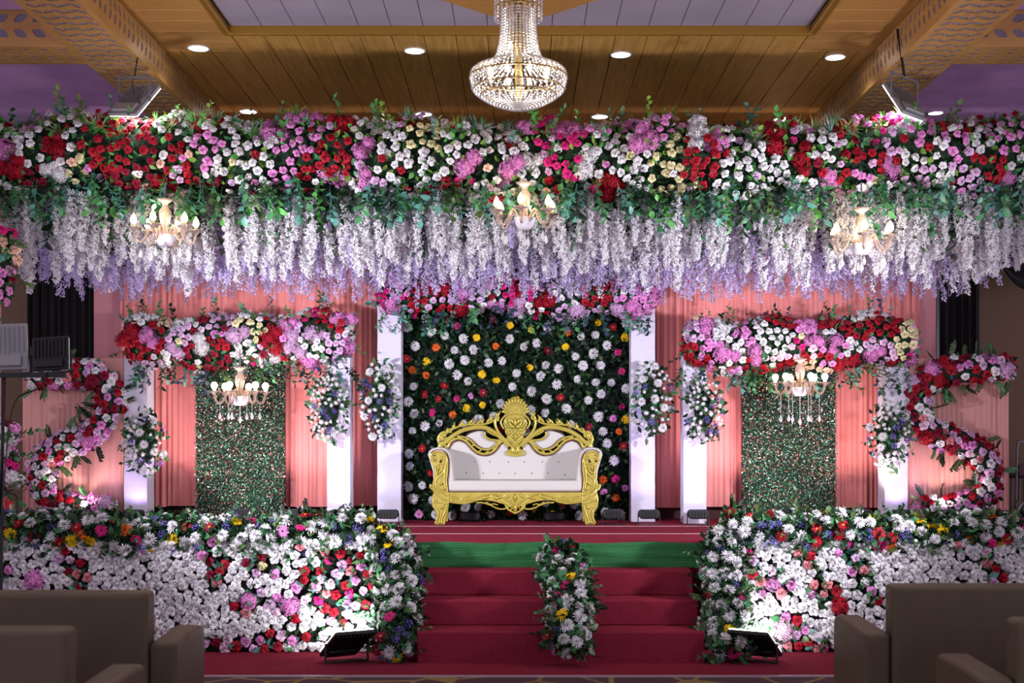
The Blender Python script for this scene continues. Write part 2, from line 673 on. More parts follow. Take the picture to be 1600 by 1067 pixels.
class Packer:
    """dart throwing in space: keeps flowers from growing into each other"""

    def __init__(s, cell=.11):
        s.c = cell
        s.g = {}
        s.n = 0
        s.big = []

    def ok(s, p, r, k=.86):
        x, y, z = float(p[0]), float(p[1]), float(p[2])
        i, j, l = int(x // s.c), int(y // s.c), int(z // s.c)
        for q in s.big:
            d = k * (r + q[3])
            if (q[0] - x) ** 2 + (q[1] - y) ** 2 + (q[2] - z) ** 2 < d * d:
                return False
        for a in (i - 1, i, i + 1):
            for b in (j - 1, j, j + 1):
                for c in (l - 1, l, l + 1):
                    for q in s.g.get((a, b, c), ()):
                        d = k * (r + q[3])
                        if (q[0] - x) ** 2 + (q[1] - y) ** 2 + (q[2] - z) ** 2 < d * d:
                            return False
        if r > s.c / 2:
            s.big.append((x, y, z, r))
        else:
            s.g.setdefault((i, j, l), []).append((x, y, z, r))
        s.n += 1
        return True


def wchoice(R, d):
    k = list(d)
    w = np.array([d[x] for x in k], float)
    return k[R.choice(len(k), p=w / w.sum())]


class Path:
    """sweep line with an elliptical section: a = half height, b = half depth towards the viewer"""

    def __init__(s, pts, a, b, n=8, lump=.15):
        s.pts = [Vector(p) for p in spline(pts, n)]
        s.a, s.b = a, b
        s.lump = lump
        s.ph = (abs(pts[0][0]) * 7.3 % 6.28, abs(pts[-1][2]) * 11.7 % 6.28, abs(pts[0][2]) * 5.1 % 6.28)
        d = [0]
        for i in range(1, len(s.pts)):
            d.append(d[-1] + (s.pts[i] - s.pts[i - 1]).length)
        s.d = np.array(d)
        s.L = d[-1]

    def at(s, t):
        x = t * s.L
        i = int(np.clip(np.searchsorted(s.d, x) - 1, 0, len(s.pts) - 2))
        f = (x - s.d[i]) / max(1e-9, s.d[i + 1] - s.d[i])
        c = s.pts[i].lerp(s.pts[i + 1], float(f))
        tg = (s.pts[i + 1] - s.pts[i]).normalized()
        fr = Vector((0, -1, 0))
        fr = (fr - tg * fr.dot(tg)).normalized()
        up = tg.cross(fr)
        if up.z < 0 or (abs(up.z) < .3 and up.x < 0):
            up = -up
        return c, tg, fr, up

    def surf(s, t, th, k=1.0, end=.5):
        c, tg, fr, up = s.at(min(max(t, 0), 1))
        x = t * s.L
        e = 1.0 + s.lump * (.8 * math.sin(x * 6.1 + s.ph[0] + 1.7 * th) + .6 * math.sin(x * 11.7 + s.ph[1] - 2.3 * th) + .5 * math.sin(x * 2.7 + s.ph[2] + th))
        m = min(t, 1 - t) * s.L / (s.a * end) if end else 1
        if m < 1:
            e *= math.sqrt(max(.05, 1 - (1 - m) ** 2))
        n = (up * (math.sin(th) / s.a) + fr * (math.cos(th) / s.b)).normalized()
        if m < 1:
            n = (n + tg * ((1 - m) * (-1 if t < .5 else 1))).normalized()
        return c + (up * (math.sin(th) * s.a) + fr * (math.cos(th) * s.b)) * (k * e), n

    def core(s, name, parent, k=.82, m=None, seg=14, end=.5, back=True):
        ns = max(12, int(s.L / .1))
        V, F = [], []
        for i in range(ns + 1):
            t = i / ns
            for j in range(seg):
                p, _ = s.surf(t, -PI + 2 * PI * j / seg, k * (1 + .06 * math.sin(i * 1.7 + j * 2.3)), end)
                V.append(tuple(p))
        for i in range(ns):
            for j in range(seg):
                j2 = (j + 1) % seg
                F.append((i * seg + j, i * seg + j2, (i + 1) * seg + j2, (i + 1) * seg + j))
        F.append(tuple(range(seg)))
        F.append(tuple(ns * seg + j for j in range(seg))[::-1])
        return MB().add(V, F).build(name, m or mat('foliage_core', '#12301a', .9, var=0, bump=(60, .8)), parent, smooth=True)


def garland(th, path, n, palette, R, hydr=0.12, rsize=(.034, .046), hsize=(.075, .1), th0=-1.5, th1=1.75, seeds=None, extra=None,
            leaves=600, sprigs=40, sprig_cols=('green', 'olive', 'blue'), core=True, mix=.12, end=.5, lift=.0, spk=('sprig',), hpal=None, sps=(.6, .95), leafcols=('green', 'dark', 'olive')):
    """fills a swept surface with bunches of flowers; palette: {(kind, colour): weight}"""
    if core:
        path.core('foam_core', th, .8, end=end)
    pk = Packer()
    ns = seeds or max(6, int(n / 8))
    sp, sk = [], []
    for i in range(ns):
        p, _ = path.surf(R.rand(), R.uniform(th0, th1))
        sp.append(p)
        sk.append(wchoice(R, palette))
    sp = np.array(sp)
    if hydr:
        nh = int(n * hydr)
        for i in range(nh * 3):
            if nh <= 0:
                break
            r = R.uniform(*hsize)
            p, q = path.surf(R.rand(), R.uniform(th0, th1) * .95, 1.0, end)
            if pk.ok(np.array(p), r * .95):
                c = wchoice(R, hpal or {'pink': 4, 'red': 2.5, 'white': 1, 'lilac': 1})
                flower(th, 'hydrangea', c, p - q * r * .55, q, r, R)
                nh -= 1
                for e in range(R.randint(1, 3)):
                    dp = Vector(R.normal(size=3))
                    dp = (dp - q * dp.dot(q)).normalized() * r * 1.25
                    r2 = r * R.uniform(.65, .9)
                    if pk.ok(np.array(p + dp), r2 * .8, .7):
                        flower(th, 'hydrangea', c, p + dp - q * r2 * .6, q, r2, R)
    k = 0
    for i in range(n * 14):
        if k >= n:
            break
        t, a = R.rand(), R.uniform(th0, th1)
        p, q = path.surf(t, a, 1.0 + R.uniform(-.03, .07) + lift * R.rand(), end)
        j = int(np.argmin(((sp - np.array(p)) ** 2).sum(1)))
        kd, c = sk[j] if R.rand() > mix else wchoice(R, palette)
        r = R.uniform(*rsize) * {'gerbera': 1.12, 'mum': 1.15, 'statice': .75, 'button': .6}.get(kd, 1)
        if not pk.ok(np.array(p), r):
            continue
        q = (q + Vector(R.normal(size=3) * .22)).normalized()
        flower(th, kd, c, p - q * r * .3, q, r, R)
        k += 1
    if leaves:
        pts, nn = [], []
        for i in range(leaves):
            p, q = path.surf(R.rand(), R.uniform(th0, th1), R.uniform(.84, 1.0), end)
            pts.append(p)
            nn.append(q)
        leaf_mass('foliage', th, pts, nn, R, list(leafcols))
    for i in range(sprigs):
        p, q = path.surf(R.rand(), R.choice([R.uniform(th0, th0 + .7), R.uniform(th1 - .8, th1)]), .85, end)
        q = (q + Vector(R.normal(size=3) * .35)).normalized()
        sprig(th, spk[R.randint(len(spk))], sprig_cols[R.randint(len(sprig_cols))], p, q, R.uniform(*sps), R)
    return k


# ------------------------------------------------------------------ materials of the place
M_WOOD = mat('ceiling_wood', '#b6823f', .38, noise=(3.0, '#cf9e58', (9, .5, 1)), bump=(14, .25, (8, 1, 1)))
M_WOOD2 = mat('ceiling_wood_warm', '#b38148', .42, noise=(3.0, '#be8c50', (1, 8, 1)))
M_TRAY = mat('tray_panel', '#a99db2', .55, noise=(2.0, '#a094aa'))
M_TRIM = mat('gold_trim', '#a5792f', .3, metal=.35)
M_BEAM = mat('gold_fretwork', '#c9985c', .45, metal=.12, noise=(4.0, '#c08f53'))
M_BEAM_DARK = mat('fretwork_backing', '#857a90', .8)
M_BAY_PURPLE_LIGHT = mat('bay_ceiling_purple_light', '#cfa3e0', .7, noise=(2.5, '#bd90ce'))  # purple cove light put into the colour of the pale bay panels
M_GAP = mat('plank_gap', '#2a1a0c', .9)
M_CARPET_RED = mat('red_carpet', '#8f2a3e', .95, spec=.1, noise=(45.0, '#832337'), bump=(400, .5))
M_GREEN = mat('green_cloth', '#12652f', .75, sheen=.2, bump=(6, .6, (1, 1, 14)))
M_CORAL = mat('coral_cloth', '#ee9290', .7, sheen=.2, noise=(3.0, '#e68584', (6, 1, .3)), translucent=.12)
M_CORAL2 = mat('light_coral_cloth', '#f9b6ac', .7, sheen=.2, noise=(3.0, '#f3aca2', (6, 1, .3)), translucent=.12)
M_ROSECLOTH = mat('dusty_rose_cloth', '#d08a92', .75, sheen=.3)
M_WHITE = mat('white_cloth', '#d6cfe4', .75, sheen=.2, bump=(5, .35, (2, 2, 3)))
M_BLACKCL = mat('black_velvet', '#0b090c', .95, sheen=.15)
M_BLACK = mat('black_metal', '#070708', .5)
M_BLACKP = mat('black_plastic', '#17161c', .5)
M_GREY = mat('grey_metal', '#77757a', .4, metal=.5)
M_GOLD = mat('gilded_wood', '#cdbc5c', .26, metal=.3, noise=(7.0, '#bfac4a'))
M_IVORY = mat('ivory_leatherette', '#cdc8c5', .45, bump=(30, .1))
M_TAUPE = mat('taupe_leatherette', '#5f4d3a', .5, noise=(8.0, '#594835'), bump=(180, .15))
M_CRYSTAL = mat('crystal', '#f0eef2', .1, metal=.35, spec=.9)
M_PINKGLASS = mat('pink_crystal', '#f6d8cc', .06, spec=.9, trans=.75)
M_BULB = mat('bulb_glow', '#ffe6b8', .5, emit=9)
M_LED = mat('downlight_glow', '#fffdf8', .5, emit=9)
M_LENS = mat('flood_lens_glow', '#f8fbff', .5, emit=4)


def wall_material():
    m = bpy.data.materials.new('patterned_wallpaper')
    m.use_nodes = True
    nt = m.node_tree
    b = nt.nodes['Principled BSDF']
    b.inputs['Roughness'].default_value = .7
    tc = nt.nodes.new('ShaderNodeTexCoord')
    mp = nt.nodes.new('ShaderNodeMapping')
    mp.inputs['Scale'].default_value = (16, 16, 16)
    mp.inputs['Rotation'].default_value = (0, PI / 4, 0)
    ck = nt.nodes.new('ShaderNodeTexVoronoi')
    ck.feature = 'DISTANCE_TO_EDGE'
    ck.inputs['Randomness'].default_value = .25
    rp = nt.nodes.new('ShaderNodeValToRGB')
    rp.color_ramp.elements[0].position = .12
    rp.color_ramp.elements[0].color = (*lin('#86684f'), 1)
    rp.color_ramp.elements[1].position = .3
    rp.color_ramp.elements[1].color = (*lin('#4e3828'), 1)
    nt.links.new(tc.outputs['Object'], mp.inputs['Vector'])
    nt.links.new(mp.outputs['Vector'], ck.inputs['Vector'])
    nt.links.new(ck.outputs['Distance'], rp.inputs['Fac'])
    nt.links.new(rp.outputs['Color'], b.inputs['Base Color'])
    return m


def hall_carpet():
    m = bpy.data.materials.new('hall_carpet')
    m.use_nodes = True
    nt = m.node_tree
    b = nt.nodes['Principled BSDF']
    b.inputs['Roughness'].default_value = .95
    tc = nt.nodes.new('ShaderNodeTexCoord')
    v = nt.nodes.new('ShaderNodeTexVoronoi')
    v.feature = 'DISTANCE_TO_EDGE'
    v.inputs['Scale'].default_value = 2.4
    rp = nt.nodes.new('ShaderNodeValToRGB')
    rp.color_ramp.elements[0].position = .02
    rp.color_ramp.elements[0].color = (*lin('#8f7440'), 1)
    rp.color_ramp.elements[1].position = .05
    rp.color_ramp.elements[1].color = (*lin('#4a2b34'), 1)
    nt.links.new(tc.outputs['Object'], v.inputs['Vector'])
    nt.links.new(v.outputs['Distance'], rp.inputs['Fac'])
    nt.links.new(rp.outputs['Color'], b.inputs['Base Color'])
    return m


# ================================================================== THE SETTING
def struct(o, label, cat):
    return tag(o, label, cat, kind='structure')


CEIL = EYE + 3.64
fl = MB().box(-9, 9, -3, 15.2, -.1, 0).build('floor', hall_carpet())
struct(fl, 'maroon hall carpet with gold curving lines', 'floor')
wb = MB().box(-9, 9, 15.0, 15.2, 0, CEIL + .1).build('wall_back', wall_material())
struct(wb, 'brown patterned wallpaper behind the stage', 'wall')

# ---- ceiling: planks, white tray, diamond, fretwork beams
ceil = thing('ceiling', 'golden wood plank ceiling with white tray panel', 'ceiling', (0, 9, CEIL), kind='structure')
MB().box(-9, 9, -3, 15.1, CEIL + .10, CEIL + .16).build('backing', M_GAP, ceil)
PW = .292
TX, TY = 2.64, 11.60          # the tray's half width and its far edge
g = .006


def plank(x0, x1, y0, y1, z0, m, nm='plank'):
    return MB().box(x0 + g / 2, x1 - g / 2, y0 + g / 2, y1 - g / 2, z0, z0 + .02).build(nm, m, ceil, bevel=.003, seg=1)


for i in range(-12, 12):
    x0, x1 = max(i * PW, -3.36), min((i + 1) * PW, 3.36)
    if x1 - x0 < .05:
        continue
    plank(x0, x1, TY + .04 if abs((x0 + x1) / 2) < TX else 12.12, 14.99, CEIL, M_WOOD)
for i in range(18):
    y1 = 12.12 - i * PW
    for sx in (-1, 1):
        a, b = sorted((sx * 2.63, sx * 3.36))
        plank(a, b, y1 - PW, y1, CEIL, M_WOOD2)
for i in range(-9, 9):
    plank(i * PW, (i + 1) * PW, 6.9, TY, CEIL + .07, M_TRAY, 'tray_plank')


def clip(poly, nx, ny, c):
    """keep nx*x+ny*y<=c"""
    out = []
    for i in range(len(poly)):
        p, q = poly[i], poly[(i + 1) % len(poly)]
        a, b = nx * p[0] + ny * p[1] - c, nx * q[0] + ny * q[1] - c
        if a <= 0:
            out.append(p)
        if a * b < 0:
            t = a / (a - b)
            out.append((p[0] + (q[0] - p[0]) * t, p[1] + (q[1] - p[1]) * t))
    return out


DC, DR = 9.0, 2.5
for sx in (-1, 1):
    for i in range(13):
        # strips running square to the diamond's edge, mitred at its middle
        c0, c1 = -DR * .7071 + i * PW, -DR * .7071 + (i + 1) * PW - g
        poly = [(0, DC - DR), (sx * DR, DC), (0, DC + DR)]
        dx, dy = sx * .7071, -.7071      # across the strips
        off = dx * 0 + dy * DC
        poly = clip(poly, dx, dy, c1 + off)
        poly = clip(poly, -dx, -dy, -(c0 + off))
        if len(poly) >= 3:
            MB().flat(poly, CEIL + .045, CEIL + .065).build('diamond_plank', M_WOOD2, ceil)
tr = MB()
tr.box(-TX - .045, TX + .045, TY, TY + .045, CEIL - .008, CEIL + .09)
tr.box(-TX - .045, -TX, 6.9, TY - .001, CEIL - .008, CEIL + .09)
tr.box(TX, TX + .045, 6.9, TY - .001, CEIL - .008, CEIL + .09)
tr.build('tray_trim', M_TRIM, ceil, bevel=.008)
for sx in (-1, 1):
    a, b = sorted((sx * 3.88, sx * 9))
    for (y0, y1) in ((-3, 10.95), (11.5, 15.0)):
        MB().box(a, b, y0, y1, CEIL, CEIL + .02).build('bay_panel', M_BAY_PURPLE_LIGHT, ceil)


def fret(o, e1, e2, n1, n2, s1, s2, L, Wd, phis, thick, nrm):
    """perforated plate: leaf-shaped holes with their walls; o corner, e1/e2 unit axes, nrm points into the beam"""
    o, e1, e2, nrm = map(np.array, (o, e1, e2, nrm))
    k = 6
    rect = []
    for (ax, ay, bx, by) in ((-1, -1, 1, -1), (1, -1, 1, 1), (1, 1, -1, 1), (-1, 1, -1, -1)):
        for i in range(k):
            t = i / k
            rect.append(((ax + (bx - ax) * t) * s1 / 2, (ay + (by - ay) * t) * s2 / 2))
    rect = np.array(rect)
    n = len(rect)
    Vs, Qs, Ms, b = [], [], [], 0
    for i in range(n1):
        for j in range(n2):
            phi = phis[j % len(phis)] if not callable(phis) else phis(i, j)
            al = np.arctan2(rect[:, 1], rect[:, 0])
            ca, sa = np.abs(np.cos(al - phi)) / (L / 2), np.abs(np.sin(al - phi)) / (Wd / 2)
            rr = (ca ** 1.35 + sa ** 1.35) ** (-1 / 1.35)
            hole = np.stack([rr * np.cos(al), rr * np.sin(al)], 1)
            c = o + e1 * (i + .5) * s1 + e2 * (j + .5) * s2
            A = c + rect[:, :1] * e1 + rect[:, 1:] * e2
            B = c + hole[:, :1] * e1 + hole[:, 1:] * e2
            C = B + nrm * thick
            Vs.append(np.concatenate([A, B, C]))
            for q in range(n):
                q2 = (q + 1) % n
                Qs.append((b + q, b + q2, b + n + q2, b + n + q))
                Qs.append((b + n + q, b + n + q2, b + 2 * n + q2, b + 2 * n + q))
            b += 3 * n
    return np.concatenate(Vs), np.array(Qs)


def beam(name, label, x_in, x_out, y0, y1, sx):
    zb, zt = EYE + 3.33, CEIL + .02
    t = thing(name, label, 'beam', ((x_in + x_out) / 2, y0, zb), kind='structure')
    o0 = np.array(world_loc(t))
    # underside
    w = abs(x_out - x_in)
    m = .045
    n2 = 5
    s2 = (w - 2 * m) / n2
    n1 = int((y1 - y0) / .145)
    s1 = (y1 - y0) / n1
    V, Q = fret((min(x_in, x_out) + m, y0, zb), (0, 1, 0), (1, 0, 0), n1, n2, s1, s2, .128, .060,
                lambda i, j: sx * (.95 if (j % 2) else -.35), .006, (0, 0, 1))
    put('underside_fretwork', qmesh('underside_fretwork', V - o0, Q, [M_BEAM], smooth=False), t)
    lip = MB()
    for a, b in ((x_in, x_in - math.copysign(m, x_in - x_out)), (x_out + math.copysign(m, x_in - x_out), x_out)):
        a, b = sorted((a, b))
        lip.box(a + .0015, b - .0015, y0, y1, zb, zb + .006)
    lip.build('edge_strip', M_BEAM, t)
    # inner face
    n1 = int((y1 - y0) / .125)
    s1 = (y1 - y0) / n1
    V, Q = fret((x_in, y0, zb + .07), (0, 1, 0), (0, 0, 1), n1, 2, s1, (zt - zb - .11) / 2, .11, .054,
                lambda i, j: 1.15 if j == 0 else 2.2, .006, (-math.copysign(1, x_in - x_out), 0, 0))
    put('side_fretwork', qmesh('side_fretwork', V - o0, Q, [M_BEAM], smooth=False), t)
    st = MB()
    xi = x_in - math.copysign(.006, x_in - x_out)
    a, b = sorted((x_in, xi))
    st.box(a, b, y0, y1, zb + .0015, zb + .07)
    st.box(a, b, y0, y1, zt - .04, zt)
    xo = x_out + math.copysign(.02, x_in - x_out)
    a, b = sorted((x_out, xo))
    st.box(a, b, y0, y1, zb + .0015, zt)
    st.build('side_strip', M_BEAM, t)
    a, b = sorted((x_in - math.copysign(.007, x_in - x_out), x_out + math.copysign(.022, x_in - x_out)))
    MB().box(a, b, y0 + .001, y1 - .001, zb + .007, zt - .01).build('core', M_BEAM_DARK, t)
    return t


beam('ceiling_beam', 'long gold fretwork ceiling beam with leaf-shaped cutouts, on the left', -3.36, -3.88, 5.0, 14.99, -1)
beam('ceiling_beam', 'long gold fretwork ceiling beam with leaf-shaped cutouts, on the right', 3.36, 3.88, 5.0, 14.99, 1)


def cross_beam(label, x0, x1):
    zb, zt = EYE + 3.33, CEIL + .02
    y0, y1 = 10.97, 11.49
    t = thing('cross_beam', label, 'beam', ((x0 + x1) / 2, y0, zb), kind='structure')
    o0 = np.array(world_loc(t))
    n1 = int((x1 - x0) / .16)
    V, Q = fret((x0, y0, zb + .05), (1, 0, 0), (0, 0, 1), n1, 2, (x1 - x0) / n1, (zt - zb - .07) / 2, .13, .07,
                lambda i, j: -.45 if j == 0 else .45, .006, (0, 1, 0))
    put('front_fretwork', qmesh('front_fretwork', V - o0, Q, [M_BEAM], smooth=False), t)
    V, Q = fret((x0, y0 + .05, zb), (1, 0, 0), (0, 1, 0), n1, 4, (x1 - x0) / n1, (y1 - y0 - .1) / 4, .12, .05,
                lambda i, j: .35 if j % 2 else -.35, .006, (0, 0, 1))
    put('underside_fretwork', qmesh('underside_fretwork', V - o0, Q, [M_BEAM], smooth=False), t)
    s = MB()
    s.box(x0, x1, y0, y0 + .006, zb + .0015, zb + .05).box(x0, x1, y0, y0 + .006, zt - .02, zt)
    s.box(x0, x1, y0 + .0015, y0 + .05, zb, zb + .006).box(x0, x1, y1 - .05, y1 - .0015, zb, zb + .006).box(x0, x1, y1 - .02, y1, zb + .0015, zt)
    s.build('edge_strip', M_BEAM, t)
    MB().box(x0, x1, y0 + .007, y1 - .022, zb + .007, zt - .01).build('core', M_BEAM_DARK, t)


cross_beam('gold fretwork cross beam left of the long beam, top left corner', -9, -3.88)
cross_beam('gold fretwork cross beam right of the long beam, top right corner', 3.88, 9)

# ---- recessed downlights
DL = [(310, 75, 'outermost left of the front row'), (648, 79, 'front row, left of the big chandelier'),
      (970, 85, 'front row, right of the big chandelier'), (1305, 89, 'outermost right of the front row'),
      (388, 174, 'outermost left of the back row above the flowers'), (662, 178, 'back row, left of the big chandelier'),
      (937, 182, 'back row, right of the big chandelier'), (1222, 186, 'outermost right of the back row above the flowers')]
for (u, v, wh) in DL:
    d = 3.64 * FPX / (CV - v)
    x = PX(u, d)
    t = thing('downlight', 'round white downlight in the wood ceiling, ' + wh, 'downlight', (x, d, CEIL), 'recessed ceiling downlights')
    MB().lathe([(.088, 0), (.104, 0), (.106, -.006), (.09, -.008), (.088, 0)], (x, d, CEIL - .001), 28, cap=False).build('trim_ring', mat('white_enamel', '#e8e6ea', .4), t, smooth=True)
    MB().lathe([(.0005, -.004), (.089, -.004)], (x, d, CEIL), 28, cap=False).build('lens', M_LED, t)
    light('downlight_beam', 'SPOT', (x, d, CEIL - .03), (x, d, 0), 40, (1, .97, .92), .08, 120, .9)
for yy in (9.6, 7.2, 4.8):      # the rows over the hall, above the picture
    for xx, nm in ((-3.0, 'left'), (3.0, 'right')):
        t = thing('downlight', f'round white downlight over the hall seating, {nm} side, {yy:.0f} metres from the wall seat', 'downlight', (xx, yy, CEIL), 'hall downlights')
        t['label'] = f'round white downlight in the {nm} side of the ceiling, ' + {9.6: 'nearest the stage', 7.2: 'above the front sofa row', 4.8: 'farthest from the stage'}[yy]
        MB().lathe([(.088, 0), (.104, 0), (.106, -.006), (.09, -.008), (.088, 0)], (xx, yy, CEIL - .001), 28, cap=False).build('trim_ring', mat('white_enamel', '#e8e6ea', .4), t, smooth=True)
        MB().lathe([(.0005, -.004), (.089, -.004)], (xx, yy, CEIL), 28, cap=False).build('lens', M_LED, t)
        light('downlight_beam', 'SPOT', (xx, yy, CEIL - .03), (xx, yy, 0), 60, (1, .97, .92), .08, 120, .9)
xr = PX(1462, 14.45)
t = thing('downlight', 'small white downlight in the purple-lit bay ceiling at right', 'downlight', (xr, 14.45, CEIL), 'recessed ceiling downlights')
MB().lathe([(.075, 0), (.09, 0), (.092, -.006), (.078, -.008), (.075, 0)], (xr, 14.45, CEIL - .001), 24, cap=False).build('trim_ring', mat('white_enamel', '#e8e6ea', .4), t, smooth=True)
MB().lathe([(.0005, -.004), (.076, -.004)], (xr, 14.45, CEIL), 24, cap=False).build('lens', M_LED, t)

# ---- gold pelmet and black drapes on the back wall
pm = MB().box(-9, 9, 14.72, 14.995, 4.42, 4.60).box(-9, 9, 14.70, 14.995, 4.60, 4.63).box(-9, 9, 14.70, 14.995, 4.40, 4.42).build('trim_1', M_TRIM, bevel=.01)
struct(pm, 'gold pelmet high on the back wall above black drapes', 'pelmet')


def pleats(name, x0, x1, z0, z1, y, m, seed, amp=.025, wl=.075, parent=None, gather=0.0, dx=.012, rows=7, top=None):
    """hanging cloth with folds of uneven width, falling towards the viewer (-y)"""
    R = np.random.RandomState(seed)
    n = max(8, int((x1 - x0) / dx))
    xs = np.linspace(0, 1, n + 1)
    w = x1 - x0
    ph = np.cumsum(R.uniform(.45, 1.6, n + 1)) * (w / n) / wl * 2 * PI
    am = np.interp(xs, np.linspace(0, 1, 14), R.uniform(.35, 1.1, 14))
    zs = np.linspace(0, 1, rows)
    V = []
    for j, t in enumerate(zs):
        f = np.sin(ph + t * R.uniform(-.25, .25)) + .45 * np.sin(ph * 2.1 + 1)
        xx = x0 + w * (.5 + (xs - .5) * (1 - gather * t * (1 - t) * 4))
        yy = y - amp * am * (f + 1.45) * (.8 + .25 * (1 - t))
        V.append(np.stack([xx, yy, np.full(n + 1, z0 + (z1 - z0) * t)], 1))
    V = np.concatenate(V)
    Q = [(j * (n + 1) + i, j * (n + 1) + i + 1, (j + 1) * (n + 1) + i + 1, (j + 1) * (n + 1) + i) for j in range(rows - 1) for i in range(n)]
    c = np.array(world_loc(parent)) if parent else np.array(((x0 + x1) / 2, y, z0))
    return put(name, qmesh(name, V - c, np.array(Q), [m]), parent, None if parent else tuple(c))


def swag(name, xa, xb, z, sag, y, seed, label):
    R = np.random.RandomState(seed)
    nu, nv = 26, 22
    V = []
    for j in range(nv + 1):
        t = j / nv
        for i in range(nu + 1):
            s = -1 + 2 * i / nu
            sg = (1 - s * s) * sag * (.25 + .75 * t)
            V.append(((xa + xb) / 2 + s * (xb - xa) / 2 * (1 - .18 * t * (1 - abs(s))), y - .1 * (1 - s * s) * t - .035 * (1 - s * s) * math.sin(t * 22 + s * 1.5) - .03, z - sg - .04 * t))
    Q = [(j * (nu + 1) + i, j * (nu + 1) + i + 1, (j + 1) * (nu + 1) + i + 1, (j + 1) * (nu + 1) + i) for j in range(nv) for i in range(nu)]
    c = np.array(((xa + xb) / 2, y, z - sag))
    o = put(name, qmesh(name, np.array(V) - c, np.array(Q), [M_BLACKCL]), None, tuple(c))
    return tag(o, label, 'drape', 'black wall swags')


for nm, (ua, ub), sd, lb in (('black_drape', (42, 158), 3, 'black pleated drape hanging on the brown wall at left'),
                             ('black_drape', (1455, 1532), 4, 'black pleated drape hanging on the brown wall at right')):
    o = pleats(nm, PX(ua, 14.8), PX(ub, 14.8), STAGE + .02, 4.42, 14.85, M_BLACKCL, sd, .02, .09)
    tag(o, lb, 'drape', 'black wall drapes')
swag('black_swag', PX(2, 14.6), PX(150, 14.6), 4.42, .90, 14.66, 1, 'black swagged valance looped over the left wall')
swag('black_swag', PX(1520, 14.6), PX(1680, 14.6), 4.42, .95, 14.66, 2, 'black swagged valance looped over the right wall')

# ================================================================== STAGE
SX0, SX1 = -.80, 1.44          # the stairs' width
DX0, DX1 = SX0 - .1, SX1 + .12
st = thing('stage_platform', 'raised stage platform covered in red carpet', 'stage', (0, 12.9, 0))
MB().box(DX0, DX1, 10.95, 14.6, 0, STAGE).build('centre_deck', M_CARPET_RED, st)
MB().box(-6.6, DX0 - .001, 10.56, 14.6, 0, STAGE).build('side_deck', M_CARPET_RED, st)
MB().box(DX1 + .001, 6.6, 10.56, 14.6, 0, STAGE).build('side_deck', M_CARPET_RED, st)
MB().box(-6.5, 6.5, 11.945, 11.957, STAGE, STAGE + .003).build('carpet_seam', mat('carpet_tape', '#d6b8c2', .6), st)
MB().box(-6.5, 6.5, 12.93, 12.938, STAGE, STAGE + .003).build('carpet_seam', mat('carpet_tape', '#d6b8c2', .6), st)
# green cloth pinned along the stage edge
gx = np.linspace(DX0 + .01, DX1 - .01, 90)
V = []
Rg = np.random.RandomState(4)
for j in range(9):
    t = j / 8
    for i, x in enumerate(gx):
        V.append((x, 10.942 - .008 * math.sin(t * 17 + math.sin(x * 3) * 1.2) * math.sin(PI * t) - .004, STAGE + .004 + .006 * math.sin(x * 7) * (1 - t) - t * .214))
V = np.array(V)
Q = [(j * 90 + i, j * 90 + i + 1, (j + 1) * 90 + i + 1, (j + 1) * 90 + i) for j in range(8) for i in range(89)]
c = np.array((.33, 10.94, .65))
tag(put('green_skirt', qmesh('green_skirt', V - c, np.array(Q), [M_GREEN]), None, tuple(c)), 'green cloth strip pinned along the stage edge above the steps', 'cloth')
sp_ = thing('stage_steps', 'three red carpeted steps leading up to the stage', 'steps', (.33, 10.4, 0))
for z, y0, y1 in ((.652, 10.62, 10.95), (.4525, 10.29, 10.62), (.252, 9.96, 10.29)):
    MB().box(SX0, SX1, y0, 10.945, z - .2 if z > .3 else 0, z).build('step', M_CARPET_RED, sp_, bevel=.012, seg=3)
rc = MB().box(-6.4, 6.4, 9.44, 10.57, 0, .008).build('red_carpet', M_CARPET_RED)
tag(rc, 'red carpet strip on the hall floor before the steps', 'carpet')
et = MB().box(-6.4, 6.4, 9.415, 9.445, 0, .011).build('edge_tape', mat('clear_tape', '#b9a5b0', .3))
tag(et, 'pale tape along the front edge of the red carpet', 'tape')

# ================================================================== BACKDROP
DB = 14.0
drapes = [(146, 192, 'flat', 'leftmost'), (190, 262, 0, 'behind the outer left white pillar'), (258, 318, 0, 'left of the left hedge panel'),
          (316, 432, 0, 'behind the left hedge panel'), (428, 524, 0, 'right of the left hedge panel'), (520, 612, 0, 'between the two left white pillars'),
          (1010, 1072, 0, 'between the two right white pillars'), (1068, 1172, 0, 'left of the right hedge panel'),
          (1168, 1296, 0, 'behind the right hedge panel'), (1292, 1376, 0, 'right of the right hedge panel'),
          (1372, 1436, 0, 'behind the outer right white pillar'), (1430, 1464, 'flat', 'rightmost')]
for i, (a, b, kd, wh) in enumerate(drapes):
    z0 = PZ(793, DB) + .01 * (i % 3)
    if kd == 'flat':
        o = pleats('drape', PX(a, DB), PX(b, DB), STAGE + .02, PZ(385, DB), DB + .02, M_ROSECLOTH, 30 + i, .004, .3)
        tag(o, f'flat dusty rose backdrop cloth, {wh} of the pink backdrop', 'drape', 'backdrop drapes')
    else:
        o = pleats('drape', PX(a, DB), PX(b, DB), z0, PZ(385, DB), DB - .012 * (i % 2), M_CORAL, 30 + i, .017, .06)
        tag(o, f'coral pleated backdrop drape {wh}', 'drape', 'backdrop drapes')
bk = MB().box(PX(150, 14.2), PX(1462, 14.2), 14.14, 14.18, STAGE, PZ(385, 14.1)).build('backdrop_frame', mat('dark_red_board', '#3c1016', .8))
tag(bk, 'dark red backing board standing behind the coral drapes', 'board')
# the flat drapes overlap the frame edge

